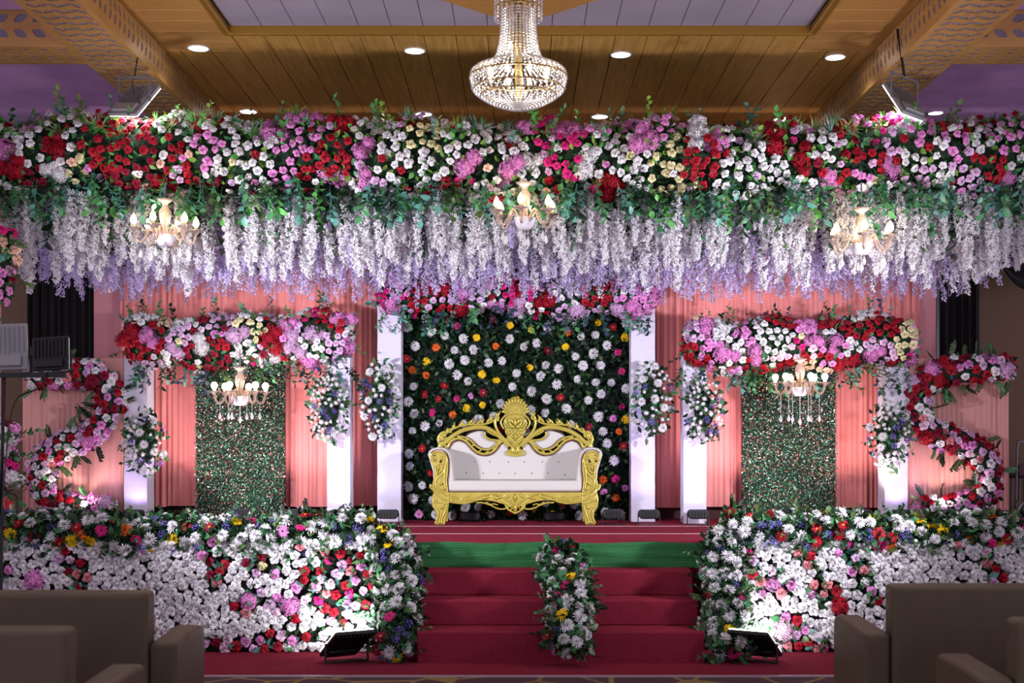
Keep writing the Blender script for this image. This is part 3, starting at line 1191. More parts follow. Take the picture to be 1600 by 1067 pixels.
# lighter panels that carry the floral letters
for (a, b, vt, sd, lb) in ((35, 192, 560, 7, 'light coral pleated panel behind the reversed floral letter at left'),
                           (1418, 1577, 560, 8, 'light coral pleated panel behind the floral letter S at right')):
    d = 13.45
    x0, x1 = PX(a, d), PX(b, d)
    t = thing('letter_panel', lb, 'panel', ((x0 + x1) / 2, d, STAGE), 'letter panels')
    MB().box(x0, x1, d + .03, d + .09, STAGE, PZ(vt, d)).build('frame', mat('pine_frame', '#b98f66', .7), t)
    pleats('cloth', x0, x1, STAGE + .01, PZ(vt, d) + .005, d + .025, M_CORAL2, sd, .007, .055, t)


# cloth pillars
def pillar(x0, x1, y0, y1, z1, label, seed):
    R = np.random.RandomState(seed)
    t = thing('white_pillar', label, 'pillar', ((x0 + x1) / 2, (y0 + y1) / 2, STAGE), 'white cloth pillars')
    nz = 26
    per = []
    k = 7
    for (ax, ay, bx, by) in ((x0, y0, x1, y0), (x1, y0, x1, y1), (x1, y1, x0, y1), (x0, y1, x0, y0)):
        for i in range(k):
            per.append((ax + (bx - ax) * i / k, ay + (by - ay) * i / k))
    cx, cy = (x0 + x1) / 2, (y0 + y1) / 2
    V, F = [], []
    n = len(per)
    a, b = R.uniform(4, 9), R.uniform(0, 6)
    for j in range(nz + 1):
        z = STAGE + (z1 - STAGE) * j / nz
        for i, (x, y) in enumerate(per):
            q = 1 - .012 * math.sin(a * z * 3 + i * 1.1 + b) * math.sin(a * z + b) - .008 * R.rand()
            V.append((cx + (x - cx) * q, cy + (y - cy) * q, z))
    for j in range(nz):
        for i in range(n):
            F.append((j * n + i, j * n + (i + 1) % n, (j + 1) * n + (i + 1) % n, (j + 1) * n + i))
    F.append(tuple(nz * n + i for i in range(n)))
    MB().add(V, F).build('cloth_wrap', M_WHITE, t, smooth=False)
    w = MB()
    for zz in (STAGE + (z1 - STAGE) * .36,):
        w.box(x0 - .002, x1 + .002, y0 - .002, y1 + .002, zz, zz + .004)
    w.build('seam', mat('seam_thread', '#c9c4d4', .8), t)
    return t


GT = PZ(555, 13.4)
pillar(-4.13, -3.89, 13.36, 13.62, GT, 'white cloth pillar under the left end of the left flower arch', 1)
pillar(-2.01, -1.77, 13.36, 13.62, GT, 'white cloth pillar under the right end of the left flower arch', 2)
pillar(-1.515, -1.262, 13.62, 13.86, PZ(470, 13.6), 'white cloth pillar at the left edge of the daisy wall', 3)
pillar(1.185, 1.44, 13.62, 13.86, PZ(470, 13.6), 'white cloth pillar at the right edge of the daisy wall', 4)
pillar(1.71, 1.95, 13.36, 13.62, GT, 'white cloth pillar under the left end of the right flower arch', 5)
pillar(3.81, 4.05, 13.36, 13.62, GT, 'white cloth pillar under the right end of the right flower arch', 6)

# hedge panels with glinting leaves
M_GLINT = [mat('hedge_leaf_green', '#3f8060', .25, var=.5, spec=.9), mat('hedge_leaf_dark', '#27503e', .25, var=.4, spec=.9),
           mat('hedge_leaf_red', '#b06658', .3, var=.4, spec=.8), mat('hedge_leaf_pale', '#c8e2d4', .25, var=.3, spec=.9)]
for (a, b, sd, lb) in ((305, 446, 1, 'tall panel of glinting fine hedge leaves under the left flower arch'),
                       (1159, 1307, 2, 'tall panel of glinting fine hedge leaves under the right flower arch')):
    R = np.random.RandomState(sd)
    d = 13.8
    x0, x1, z0, z1 = PX(a, d), PX(b, d), STAGE, PZ(555, d)
    t = thing('hedge_panel', lb, 'hedge panel', ((x0 + x1) / 2, d, STAGE), 'hedge panels')
    MB().box(x0 + .01, x1 - .01, d, d + .06, z0, z1).build('backing', mat('hedge_back', '#101a14', .9), t)
    n = 15000
    c = np.stack([R.uniform(x0, x1, n), d - R.uniform(.0, .05, n), R.uniform(z0, z1, n)], 1) - np.array(world_loc(t))
    s = R.uniform(.007, .014, n)[:, None]
    a1 = R.normal(size=(n, 3))
    a1 /= np.linalg.norm(a1, axis=1)[:, None]
    a2 = np.cross(a1, R.normal(size=(n, 3)))
    a2 /= np.linalg.norm(a2, axis=1)[:, None]
    V = np.stack([c - a1 * s, c + a2 * s * .55, c + a1 * s, c - a2 * s * .55], 1).reshape(-1, 3)
    Q = np.arange(4 * n).reshape(n, 4)
    MI = R.choice(4, n, p=[.40, .29, .22, .09])
    o = put('hedge_leaves', qmesh('hedge_leaves', V, Q, M_GLINT, MI, False), t)
    o['kind'] = 'stuff'

# daisy wall behind the sofa
R = np.random.RandomState(77)
D = 13.92
x0, x1, z0, z1 = PX(629, D), PX(986, D), STAGE, PZ(452, D)
fw = thing('daisy_wall', 'dark leafy wall dotted with white and coloured daisies behind the sofa', 'flower wall', ((x0 + x1) / 2, D, STAGE))
MB().box(x0, x1, D + .02, D + .08, z0, z1).build('backing', mat('wall_back', '#0c1a10', .9), fw)
n = 6500
pts = np.stack([R.uniform(x0, x1, n), D - R.uniform(-.01, .05, n), R.uniform(z0, z1, n)], 1)
leaf_mass('foliage', fw, pts, [(0, -1, -.3)] * n, R, ['dark', 'dark', 'dark', 'dark', 'dark', 'dark', 'dark', 'olive'], .065, .022)
pk = Packer(.14)
for i in range(2600):
    p = np.array((R.uniform(x0 + .05, x1 - .05), D - .065, R.uniform(z0 + .04, z1)))
    if not pk.ok(p, .066, 1.0):
        continue
    kd = wchoice(R, {('mum', 'white'): 58, ('gerbera', 'magenta'): 13, ('gerbera', 'red'): 9, ('gerbera', 'yellow'): 8, ('gerbera', 'pink'): 5, ('gerbera', 'orange'): 4, ('gerbera', 'crimson'): 3})
    r = R.uniform(.044, .062) if kd[0] == 'mum' else R.uniform(.040, .052)
    flower(fw, kd[0], kd[1], p, Vector((R.normal() * .35, -1, R.normal() * .3)).normalized(), r, R)

# ================================================================== GARLANDS
PAL = {('rose', 'red'): 4, ('rose', 'white'): 5, ('rose', 'pink'): 2.4, ('rose', 'lilac'): 2.6, ('rose', 'crimson'): 1.6, ('rose', 'magenta'): 1.2,
       ('rose', 'peach'): .5, ('rose', 'cream'): .5, ('rose', 'blush'): .9}


def arch(label, pts, seed, group):
    R = np.random.RandomState(seed)
    d = 13.38
    p = [P(u, v, d) for u, v in pts]
    t = thing('flower_arch', label, 'garland', p[len(p) // 2], group)
    path = Path(p, .25, .23)
    garland(t, path, 310, PAL, R, hydr=.05, leaves=500, sprigs=46, sps=(.45, .75), sprig_cols=('green', 'slate', 'blue', 'dark', 'olive'), lift=.08)
    for i in range(34):     # leaf sprays drooping below
        tt = R.rand()
        c, tg, fr, up = path.at(tt)
        sprig(t, 'sprig', ['slate', 'green', 'blue', 'olive', 'dark'][R.randint(5)], c - up * .24 + fr * R.uniform(0, .15), Vector((R.normal() * .5, -.25, -1)).normalized(), R.uniform(.6, 1.0), R)
    return t


arch('garland of red, white and pink roses arching over the left hedge panel', [(196, 540), (260, 532), (330, 534), (400, 532), (470, 530), (552, 534)], 11, 'flower arches')
arch('garland of red, white and pink roses arching over the right hedge panel', [(1066, 532), (1130, 540), (1210, 538), (1290, 540), (1360, 536), (1428, 540)], 12, 'flower arches')
# garland along the top of the daisy wall
R = np.random.RandomState(13)
p = [P(u, v, 13.6) for u, v in ((590, 462), (680, 460), (810, 458), (930, 460), (1024, 462))]
t = thing('flower_arch', 'rose and hydrangea garland along the top of the daisy wall', 'garland', p[2], 'flower arches')
pa = Path(p, .21, .2)
garland(t, pa, 190, {('rose', 'white'): 5, ('rose', 'pink'): 2.5, ('rose', 'lilac'): 3, ('rose', 'red'): 2.2, ('rose', 'magenta'): 1}, R, hydr=.12,
        leaves=300, sprigs=50, sprig_cols=('blue', 'slate', 'green'))
for i in range(30):
    c, tg, fr, up = pa.at(R.rand())
    sprig(t, 'sprig', ['slate', 'green', 'blue', 'dark'][R.randint(4)], c - up * .18 + fr * R.uniform(0, .12), Vector((R.normal() * .5, -.25, -1)).normalized(), R.uniform(.5, .8), R)

# floral letters
LPAL = {('rose', 'red'): 3.2, ('rose', 'crimson'): 2.2, ('rose', 'white'): 3.2, ('rose', 'lilac'): 2.2, ('rose', 'pink'): 2.2, ('rose', 'blush'): 1.5, ('rose', 'rosy'): .8}


def letter(label, pts, seed):
    R = np.random.RandomState(seed)
    d = 13.36
    p = [P(u, v, d) for u, v in pts]
    t = thing('floral_letter', label, 'floral letter', p[len(p) // 2], 'floral letters')
    path = Path(p, .145, .11)
    path.core('foam_core', t, .85, end=.5)
    pk = Packer()
    n = 0
    for i in range(14000):
        tt, a = R.rand(), R.uniform(-1.5, 1.5)
        q, nn = path.surf(tt, a, 1.0, .5)
        hy = i < 40 and R.rand() < .3
        r = R.uniform(.075, .095) if hy else R.uniform(.042, .056)
        if not pk.ok(np.array(q), r, .80):
            continue
        if hy:
            flower(t, 'hydrangea', wchoice(R, {'pink': 3, 'red': 1, 'lilac': 2, 'crimson': 1}), q - nn * r * .5, nn, r, R)
        else:
            kd = wchoice(R, LPAL)
            flower(t, kd[0], kd[1], q - nn * r * .3, (nn + Vector(R.normal(size=3) * .15)).normalized(), r, R)
        n += 1
        if n > 200:
            break
    ps, ns = [], []
    for i in range(160):
        q, nn = path.surf(R.rand(), R.uniform(-1.6, 1.6), .95, .5)
        ps.append(q)
        ns.append(nn)
    leaf_mass('foliage', t, ps, ns, R, ['dark', 'green', 'slate'], .06, .022)
    for i in range(40):
        q, nn = path.surf(R.rand(), R.choice([-1.35, 1.35]), .9, .5)
        sprig(t, 'pinnate', ['dark', 'olive', 'green'][R.randint(3)], q, (nn + Vector(R.normal(size=3) * .3)).normalized(), R.uniform(.5, .75), R)
    return t


letter('reversed letter S made of red, pink and white roses at left',
       [(44, 590), (90, 588), (135, 584), (165, 600), (172, 640), (148, 672), (105, 692), (72, 718), (64, 752), (84, 784), (120, 796), (182, 800)], 21)
letter('letter S made of red, pink and white roses at right',
       [(1584, 576), (1530, 577), (1478, 580), (1445, 602), (1436, 645), (1462, 676), (1504, 694), (1538, 724), (1544, 762), (1520, 788), (1480, 797), (1428, 800)], 22)


# bouquets on the pillars
def bouquet(u, v, d, hw, hh, label, seed, small=False):
    R = np.random.RandomState(seed)
    c = Vector(P(u, v, d))
    s = d / FPX
    A, B = hw * s, hh * s
    t = thing('pillar_bouquet', label, 'bouquet', tuple(c), 'pillar bouquets')
    MB().lathe([(.01, -B * .6), (A * .45, -B * .35), (A * .55, 0), (A * .45, B * .35), (.01, B * .6)], (c.x, c.y, c.z), 10).build('foam_core', mat('foliage_core', '#12301a', .9, bump=(60, .8)), t, smooth=True)
    ps, ns = [], []
    for i in range(170):
        w, q = R.uniform(0, 6.28), math.sqrt(R.rand())
        x, z = math.cos(w) * q * A, math.sin(w) * q * B
        y = -.17 * math.sqrt(max(0, 1 - q * q)) - .02
        ps.append((c.x + x, c.y + y * R.uniform(.5, 1), c.z + z))
        ns.append((x / A, -.8, z / B))
    leaf_mass('foliage', t, ps, ns, R, ['dark', 'green', 'olive', 'dark'], .07, .022)
    for i in range(16):
        w = R.uniform(0, 6.28)
        sprig(t, ['pinnate', 'sprig'][i % 2], ['dark', 'green', 'olive'][R.randint(3)], (c.x + math.cos(w) * A * .45, c.y - .05, c.z + math.sin(w) * B * .45),
              Vector((math.cos(w), -.35, math.sin(w) * 1.4)).normalized(), R.uniform(.42, .62), R)
    pk = Packer()
    for i in range(500):
        w, q = R.uniform(0, 6.28), math.sqrt(R.rand()) * .98
        x, z = math.cos(w) * q * A, math.sin(w) * q * B
        pos = np.array((c.x + x, c.y - .19 * math.sqrt(max(0, 1 - q * q)) - .03, c.z + z))
        kd = wchoice(R, {('button', 'white'): 7, ('statice', 'purple'): 2.0} if small else {('mum', 'white'): 5, ('button', 'white'): 3, ('statice', 'purple'): 2.4})
        r = {'mum': R.uniform(.042, .052), 'button': R.uniform(.016, .026), 'statice': R.uniform(.028, .04)}[kd[0]]
        if pk.ok(pos, r, 1.15):
            flower(t, kd[0], kd[1], pos, Vector((x / A * .8, -1, z / B * .6 + .1)).normalized(), r, R)
        if pk.n > (75 if small else 46):
            break
    return t


bouquet(229, 692, 13.3, 33, 52, 'white chrysanthemum bouquet on the outer left pillar', 41)
bouquet(514, 640, 13.3, 28, 54, 'loose bouquet of small white buds on the left inner pillar', 42, True)
bouquet(594, 626, 13.5, 30, 64, 'tall white chrysanthemum bouquet beside the left edge of the daisy wall', 43)
bouquet(1017, 626, 13.5, 32, 62, 'tall white chrysanthemum bouquet beside the right edge of the daisy wall', 44)
bouquet(1100, 642, 13.3, 29, 50, 'loose bouquet of small white buds on the right inner pillar', 45, True)
bouquet(1386, 682, 13.3, 33, 56, 'white chrysanthemum bouquet on the outer right pillar', 46)

# ================================================================== THE GREAT CANOPY
R = np.random.RandomState(5)
CF, CB = 11.40, 13.55      # front and back of the canopy
CL, CR = -4.66, 4.62
cp = thing('floral_canopy', 'huge overhead canopy of roses, leaves and hanging white wisteria', 'floral canopy', (0, CF, STAGE))
MB().box(CL, CR, CF - .1, CB, 4.03, 4.06).build('lattice_roof', mat('canopy_lattice', '#1c2c1e', .9), cp)
fr_ = MB()
for x in (CL + .05, 0, CR - .05):
    fr_.tube([(x, CF, 4.08), (x, CB, 4.08)], .025)
for y in (CF, CB):
    fr_.tube([(CL, y, 4.08), (CR, y, 4.08)], .025)
fr_.build('truss', M_GREY, cp, smooth=True)
for (x, y) in ((CL + .0, CF + .02), (CR + .18, CF + .02), (CL + .05, CB + .5), (CR - .05, CB + .5)):
    MB().tube([(x, y, STAGE), (x, y, 4.1)], .035).build('truss_post', M_GREY, cp, smooth=True)
zc = PZ(247, CF)
gp = Path([(CL - .35, CF, zc + .02), (-3.2, CF, zc + .03), (-1.5, CF, zc), (.2, CF, zc - .03), (2, CF, zc - .02), (3.6, CF, zc), (CR + .45, CF, zc + .06)], .31, .27)
CPAL = {('rose', 'red'): 4, ('rose', 'white'): 6.5, ('rose', 'pink'): 2.0, ('rose', 'lilac'): 2.6, ('rose', 'crimson'): 1.2, ('rose', 'magenta'): 1.1, ('rose', 'peach'): .6, ('rose', 'cream'): .8}
garland(cp, gp, 980, CPAL, R, hydr=.04, hpal={'pink': 4, 'red': 3, 'white': 1}, rsize=(.033, .047), hsize=(.08, .105), th0=-1.35, th1=1.9, leaves=2200, sprigs=0, end=0, mix=.16, lift=.05,
        leafcols=('green', 'bright', 'lime', 'lime', 'dark', 'bright'))
for i in range(150):      # sprigs and grass poking out of the top and between the blooms
    q, nn = gp.surf(R.rand(), R.uniform(.3, 1.9), .92, 0)
    k = ['sprig', 'frond', 'frond'][R.randint(3)]
    sprig(cp, k, ['green', 'lime', 'bright', 'olive', 'blue'][R.randint(5)], q, (nn + Vector(R.normal(size=3) * .35)).normalized(), R.uniform(.5, .8), R)
for i in range(290):      # eucalyptus hanging under the flowers
    x = R.uniform(CL - .25, CR + .35)
    sprig(cp, 'sprig', ['green', 'blue', 'bright', 'dark', 'blue', 'green', 'olive'][R.randint(7)], (x, CF - .18 + R.uniform(-.1, .25), zc - .2 + R.uniform(-.1, .06)),
          Vector((R.normal() * .3, R.uniform(-.35, .1), -1)).normalized(), R.uniform(.75, 1.2), R)
items = []
for i in range(150):
    items.append(('sprig', ['green', 'blue', 'blue', 'dark', 'green'][R.randint(5)], R.randint(4), (R.uniform(CL - .25, CR + .35), CF - .1 + R.uniform(-.12, .3), zc - .2 + R.uniform(-.06, .1)), Vector((R.normal() * .3, R.uniform(-.3, .1), -1)).normalized(), R.rand() * 6, R.uniform(.75, 1.15)))
for i in range(420):      # deeper vines between the strands
    items.append(('sprig', ['dark', 'green', 'olive'][R.randint(3)], R.randint(4), (R.uniform(CL, CR), R.uniform(CF + .05, CB), 4.03 - R.uniform(0, .12)), Vector((R.normal() * .2, R.normal() * .2, -1)).normalized(), R.rand() * 6, R.uniform(.9, 1.5)))
merged('hanging_vines', cp, items)
M_WW = mat('wisteria_white', '#e6e2e9', .6, var=.14, translucent=.3)
M_WL = mat('wisteria_purple_lit', '#c9b8e6', .6, var=.14, translucent=.3)  # purple stage light tinted into the petals, mostly on rear strands
M_STEM = mat('wisteria_stem', '#5c7a48', .7)
SB = [strand_base(i, R.uniform(.66, .78), 200, .06, .0235) for i in range(5)]
SMW = [qmesh('wisteria_strand', V, Q, [M_WW, M_STEM], MI, False) for V, Q, MI in SB]
SML = [qmesh('wisteria_strand', V, Q, [M_WL, M_STEM], MI, False) for V, Q, MI in SB]
cnt = 0
rest = []
row = 0
y = CF - .05
while y < CB:
    nrow = int((CR - CL) / (.118 if row < 4 else .1))
    for i in range(nrow):
        x = CL + (i + R.uniform(.1, .9)) * (CR - CL) / nrow
        zt = 4.02 - R.uniform(0, .13)
        sc = R.uniform(.5, .98) if row < 3 else R.uniform(.78, 1.08)
        if R.rand() < (.22 if row < 2 else .05):
            continue
        lav = R.rand() < (.04 if row < 4 else .45 + .06 * row)
        yy = y + R.uniform(-.05, .05)
        if cnt < 298:
            put('wisteria_strand', (SML if lav else SMW)[R.randint(5)], cp, (x, yy, zt), Quaternion((0, 0, 1), R.rand() * 6.28), sc)
            cnt += 1
        else:
            rest.append((x, yy, zt, sc, lav, R.randint(5), R.rand() * 6.28))
    row += 1
    y += .13 if row < 4 else .24
o0 = np.array(world_loc(cp))
thin = [strand_base(50 + i, .74, 105, .052, .023, 2) for i in range(4)]
Vs, Qs, Ms, b = [], [], [], 0
for (x, yy, zt, sc, lav, i, sp) in rest:
    V, Q, MI = thin[i % 4]
    Vs.append(xform(V, Quaternion((0, 0, 1), sp), np.array((x, yy, zt)) - o0, sc))
    Qs.append(Q + b)
    Ms.append(np.where(MI == 1, 2, 1 if lav else 0))
    b += len(V)
wm = put('wisteria_mass', qmesh('wisteria_mass', np.concatenate(Vs), np.concatenate(Qs), [M_WW, M_WL, M_STEM], np.concatenate(Ms), False), cp)
wm['kind'] = 'stuff'

# front post at the left edge
R = np.random.RandomState(6)
xp = PX(-12, 11.3)
ps_ = thing('canopy_post', 'pink draped canopy post wrapped in roses at the left edge', 'post', (xp, 11.3, STAGE))
MB().tube([(xp, 11.3, STAGE), (xp, 11.3, 4.05)], .035, 10).build('pole', M_GREY, ps_, smooth=True)
pleats('cloth', xp - .14, xp + .1, STAGE + .01, 4.0, 11.26, M_CORAL2, 3, .02, .06, ps_)
for (va, vb, n) in ((350, 480, 75), (655, 765, 62)):
    pt = Path([(xp, 11.26, PZ(vb, 11.26)), (xp, 11.26, PZ((va + vb) / 2, 11.26)), (xp, 11.26, PZ(va, 11.26))], .235, .2)
    garland(ps_, pt, n, {('rose', 'magenta'): 3, ('rose', 'crimson'): 2, ('rose', 'white'): 2, ('rose', 'pink'): 2, ('rose', 'peach'): 2, ('rose', 'blush'): 2}, R, hydr=.0 if va < 400 else .3, hpal={'blush': 3, 'white': 3, 'pink': 1},
            rsize=(.042, .056), leaves=100, sprigs=8, th0=-1.5, th1=1.5)

# ================================================================== LOW FLOWER WALLS
BPAL = {('mum', 'white'): 17, ('gerbera', 'yellow'): 2.0, ('gerbera', 'magenta'): 1.0, ('gerbera', 'red'): 1.6, ('gerbera', 'orange'): .6, ('gerbera', 'pink'): .7, ('statice', 'purple'): 3.2, ('gerbera', 'crimson'): .6}


def scatter_px(lines, d):
    """pixel polylines (u, v, half width) -> function distance test in the wall plane"""
    seg = []
    for ln in lines:
        for i in range(max(1, len(ln) - 1)):
            a, b = ln[i], ln[min(i + 1, len(ln) - 1)]
            seg.append((np.array((PX(a[0], d), PZ(a[1], d))), np.array((PX(b[0], d), PZ(b[1], d))), a[2] * d / FPX, b[2] * d / FPX))

    def inside(x, z):
        p = np.array((x, z))
        for a, b, ra, rb in seg:
            ab = b - a
            t = np.clip(np.dot(p - a, ab) / max(1e-9, np.dot(ab, ab)), 0, 1)
            if np.linalg.norm(p - a - ab * t) < (ra + (rb - ra) * t) * .82:
                return True
        return False
    return inside


def low_wall(label, ua, ub, lines, hyd, seed, slope=0.0):
    R = np.random.RandomState(seed)
    d = 10.50
    x0, x1 = PX(ua, d), PX(ub, d)
    z1 = STAGE + .04
    t = thing('rose_wall', label, 'flower wall', ((x0 + x1) / 2, d, 0), 'low rose walls')
    MB().box(x0, x1, d, d + .05, 0.01, z1).build('backing', mat('wall_back', '#0c1a10', .9), t)
    col = scatter_px(lines, d)
    pk = Packer()
    for (u, v, c, r) in hyd:
        p = np.array((PX(u, d), d - .03, PZ(v, d)))
        pk.ok(p, r)
        flower(t, 'hydrangea', c, p, (0, -1, .05), r, R)
    cols, whites = [], []
    for i in range(26000):
        x, z = R.uniform(x0, x1), R.uniform(.03, z1)
        inc = col(x, z)
        r = R.uniform(.040, .050) if inc else R.uniform(.031, .038)
        if not pk.ok(np.array((x, d - .03, z)), r, .86 if inc else .80):
            continue
        (cols if inc else whites).append((x, z, r))
    for (x, z, r) in cols:
        c = wchoice(R, {'red': 3, 'pink': 2, 'lilac': 1.6, 'rosy': 2.2, 'crimson': 1.6, 'blush': 1.5, 'white': .5, 'cream': .3, 'magenta': .8})
        flower(t, 'rose', c, (x, d - .035, z), Vector((R.normal() * .25, -1, R.normal() * .25)).normalized(), r, R)
    R.shuffle(whites)
    rest = []
    nw = 0
    for (x, z, r) in whites:
        nn = Vector((R.normal() * .4, -1, R.normal() * .4)).normalized()
        pos = (x, d - .03 + R.uniform(-.012, .008), z)
        if nw < 285:
            flower(t, 'rose', 'white', pos, nn, r * 1.32, R)
            nw += 1
        else:
            rest.append(('rose', 'white', R.randint(3), pos, nn, R.rand() * 6, r * 1.32))
    merged('white_rose_mass', t, rest)
    ps, ns = [], []
    for i in range(7000):
        x, z = R.uniform(x0, x1), R.uniform(.02, z1)
        if col(x, z) or (z < .07 and R.rand() < .5) or R.rand() < .012:
            ps.append((x, d - R.uniform(.01, .05), z))
            ns.append((0, -1, 0))
        if len(ps) > 420:
            break
    leaf_mass('foliage', t, ps, ns, R, ['green', 'dark', 'olive', 'blue'], .07, .024)
    return t


LEFT = [[(14, 888, 16)], [(105, 868, 16), (128, 898, 22), (132, 920, 16)], [(322, 855, 12), (340, 880, 20), (332, 918, 12)], [(345, 860, 10), (352, 880, 12)],
        [(400, 925, 16), (385, 948, 20), (365, 945, 14)], [(400, 882, 20), (432, 886, 14)], [(400, 935, 18), (455, 948, 22)],
        [(475, 862, 14), (575, 868, 18)], [(480, 895, 20), (570, 890, 26)], [(470, 920, 16), (565, 930, 22)], [(470, 935, 12), (505, 940, 12), (580, 945, 16)],
        [(318, 1004, 13), (420, 1000, 16), (500, 988, 14)], [(522, 962, 14), (540, 968, 10)], [(590, 870, 16), (590, 960, 14)]]
RIGHT = [[(1150, 860, 22), (1170, 890, 24), (1150, 920, 14)], [(1205, 895, 16)], [(1252, 868, 18), (1262, 880, 16)], [(1310, 850, 14), (1330, 870, 18), (1345, 890, 18), (1350, 918, 14), (1365, 940, 10)],
         [(1282, 895, 10)], [(1200, 918, 20), (1230, 920, 16)], [(1270, 920, 18), (1302, 922, 16)], [(1280, 940, 12)], [(1540, 858, 16), (1545, 890, 18), (1562, 905, 14)],
         [(1220, 965, 12), (1255, 985, 14)], [(1240, 1000, 14), (1285, 1008, 20)], [(1190, 1005, 14), (1240, 1008, 12)], [(1495, 850, 10)]]
low_wall('low wall of white roses with pink and red swirls, left of the steps', -30, 606, LEFT, [(58, 905, 'pink', .085), (455, 945, 'pink', .08), (390, 938, 'pink', .07)], 51)
low_wall('low wall of white roses with pink and red swirls, right of the steps', 1140, 1640, RIGHT, [(1310, 945, 'red', .075), (1222, 985, 'blush', .09), (1206, 912, 'pink', .06)], 52)


def border(label, pts, a, b, n, seed, leaves=900, sprigs=60, sz=(.042, .055)):
    R = np.random.RandomState(seed)
    t = thing('flower_border', label, 'flower border', pts[len(pts) // 2], 'mixed flower borders')
    path = Path(pts, a, b)
    garland(t, path, n, BPAL, R, hydr=0, rsize=sz, th0=-1.7, th1=1.7, seeds=n, leaves=leaves, sprigs=sprigs, sprig_cols=('green', 'dark', 'olive', 'dark'), mix=.3, lift=.1, sps=(.32, .55),
            spk=('sprig', 'pinnate'), leafcols=('green', 'dark', 'dark', 'olive'))
    return t


def B(u, v, d):
    return P(u, v, d)


border('flower border of white mums and bright gerberas along the left stage edge',
       [B(-30, 838, 10.6), B(120, 838, 10.6), B(300, 838, 10.6), B(470, 838, 10.6), B(590, 832, 10.6)], .165, .17, 215, 61, 1700, 90)
border('flower border of white mums and bright gerberas along the right stage edge',
       [B(1125, 828, 10.6), B(1260, 834, 10.6), B(1400, 834, 10.6), B(1520, 834, 10.6), B(1640, 834, 10.6)], .165, .17, 175, 62, 1500, 85)
border('upright flower column beside the left end of the steps',
       [B(600, 836, 10.62), B(618, 870, 10.46), B(618, 920, 10.3), B(616, 975, 10.14), B(618, 1030, 10.0)], .17, .17, 74, 63, 600, 45)
border('upright flower column beside the right end of the steps',
       [B(1125, 836, 10.62), B(1124, 880, 10.46), B(1132, 930, 10.3), B(1136, 975, 10.14), B(1134, 1028, 10.0)], .165, .17, 72, 64, 600, 45)
border('flower column running down the middle of the red steps',
       [(.39, 10.80, .80), (.34, 10.60, .72), (.37, 10.28, .52), (.39, 9.98, .32), (.33, 9.80, .10)], .17, .13, 54, 65, 600, 40)

# ================================================================== GILDED SOFA
SK = 13.14 / FPX / 4.638          # metres per traced unit
SCX, SFY, SZ = PX(805, 13.14), 13.14, STAGE


def S2(cx, cy):
    return (SCX + (cx - 712) * SK, SZ + (1027 - cy) * SK)


def S3(pts, y):
    return [(S2(a, b)[0], SFY + y, S2(a, b)[1]) for a, b in pts]


def mir(pts):
    return [(1424 - a, b) for a, b in pts]


def both(pts):
    return (pts, mir(pts))


sofa = thing('throne_sofa', 'ornate gilded two-seat wedding sofa with ivory upholstery', 'sofa', (SCX, SFY + .3, SZ))


def teardrop(mb, a, b, w, y, dep=.022):
    """carved leaf from point a to b (traced units), w = half width"""
    a, b = np.array(a, float), np.array(b, float)
    n = np.array((-(b - a)[1], (b - a)[0]))
    n /= max(1e-6, np.linalg.norm(n))
    prof = [(0, .25), (.2, .8), (.45, 1.0), (.75, .62), (1, .04)]
    out = []
    for t, k in prof:
        out.append(a + (b - a) * t + n * w * k)
    for t, k in prof[::-1]:
        out.append(a + (b - a) * t - n * w * k)
    m = len(prof)
    mid = [a + (b - a) * t for t, k in prof]
    V = [(S2(*p)[0], SFY + y, S2(*p)[1]) for p in out] + [(S2(*p)[0], SFY + y - dep * (k ** .5), S2(*p)[1]) for p, (t, k) in zip(mid, prof)]
    F = []
    for i in range(m - 1):
        F.append((i, i + 1, 2 * m + i + 1, 2 * m + i))
        F.append((2 * m - 1 - i, 2 * m + i, 2 * m + i + 1, 2 * m - 2 - i))
    F.append(tuple(range(2 * m))[::-1])
    mb.add(V, F)


def scroll(mb, c, r0, turns, y, r=.009, a0=0, sgn=1):
    pts = []
    n = int(14 * turns)
    for i in range(n + 1):
        t = i / n
        w = a0 + sgn * t * turns * 2 * PI
        q = r0 * (1 - .8 * t)
        pts.append((c[0] + q * math.cos(w), c[1] + q * math.sin(w)))
    mb.tube(S3(pts, y), [r * (1 - .35 * i / n) for i in range(n + 1)], 7)


# upholstery
ub = MB()
main_l = [(712, 712), (225, 712), (214, 470), (246, 432), (292, 418), (345, 440), (392, 492), (440, 524), (502, 530), (556, 504), (598, 450), (640, 428), (664, 490), (712, 528)]
ub.prism([S2(*p) for p in main_l[1:] + mir(main_l[1:-1])[::-1]], SFY + .47, SFY + .56)
ub.build('back_upholstery', M_IVORY, sofa, bevel=.012, seg=3)
for pl in both([(330, 392), (370, 362), (430, 345), (478, 346), (490, 388), (530, 416), (618, 424), (572, 474), (500, 490), (440, 474), (392, 428)]):
    MB().prism([S2(*p) for p in pl], SFY + .485, SFY + .55).build('back_inset', M_IVORY, sofa, bevel=.012, seg=3)
bt = [(410, 575), (520, 575), (660, 578), (780, 578), (915, 577), (1035, 577), (345, 660), (470, 662), (590, 663), (710, 665), (835, 663), (955, 662), (1085, 672)]
for (a, b) in bt:
    x, z = S2(a, b)
    MB().lathe([(.0005, -.004), (.006, -.003), (.009, .002), (.009, .006)], (x, SFY + .468, z), 10, axis='y').build('button', mat('button_grey', '#9a948e', .4), sofa, smooth=True)
x0, z0 = S2(222, 787)
x1, z1 = S2(1202, 706)
MB().box(x0, x1, SFY + .03, SFY + .5, z0, z1).build('seat_cushion', M_IVORY, sofa, bevel=.028, seg=4)
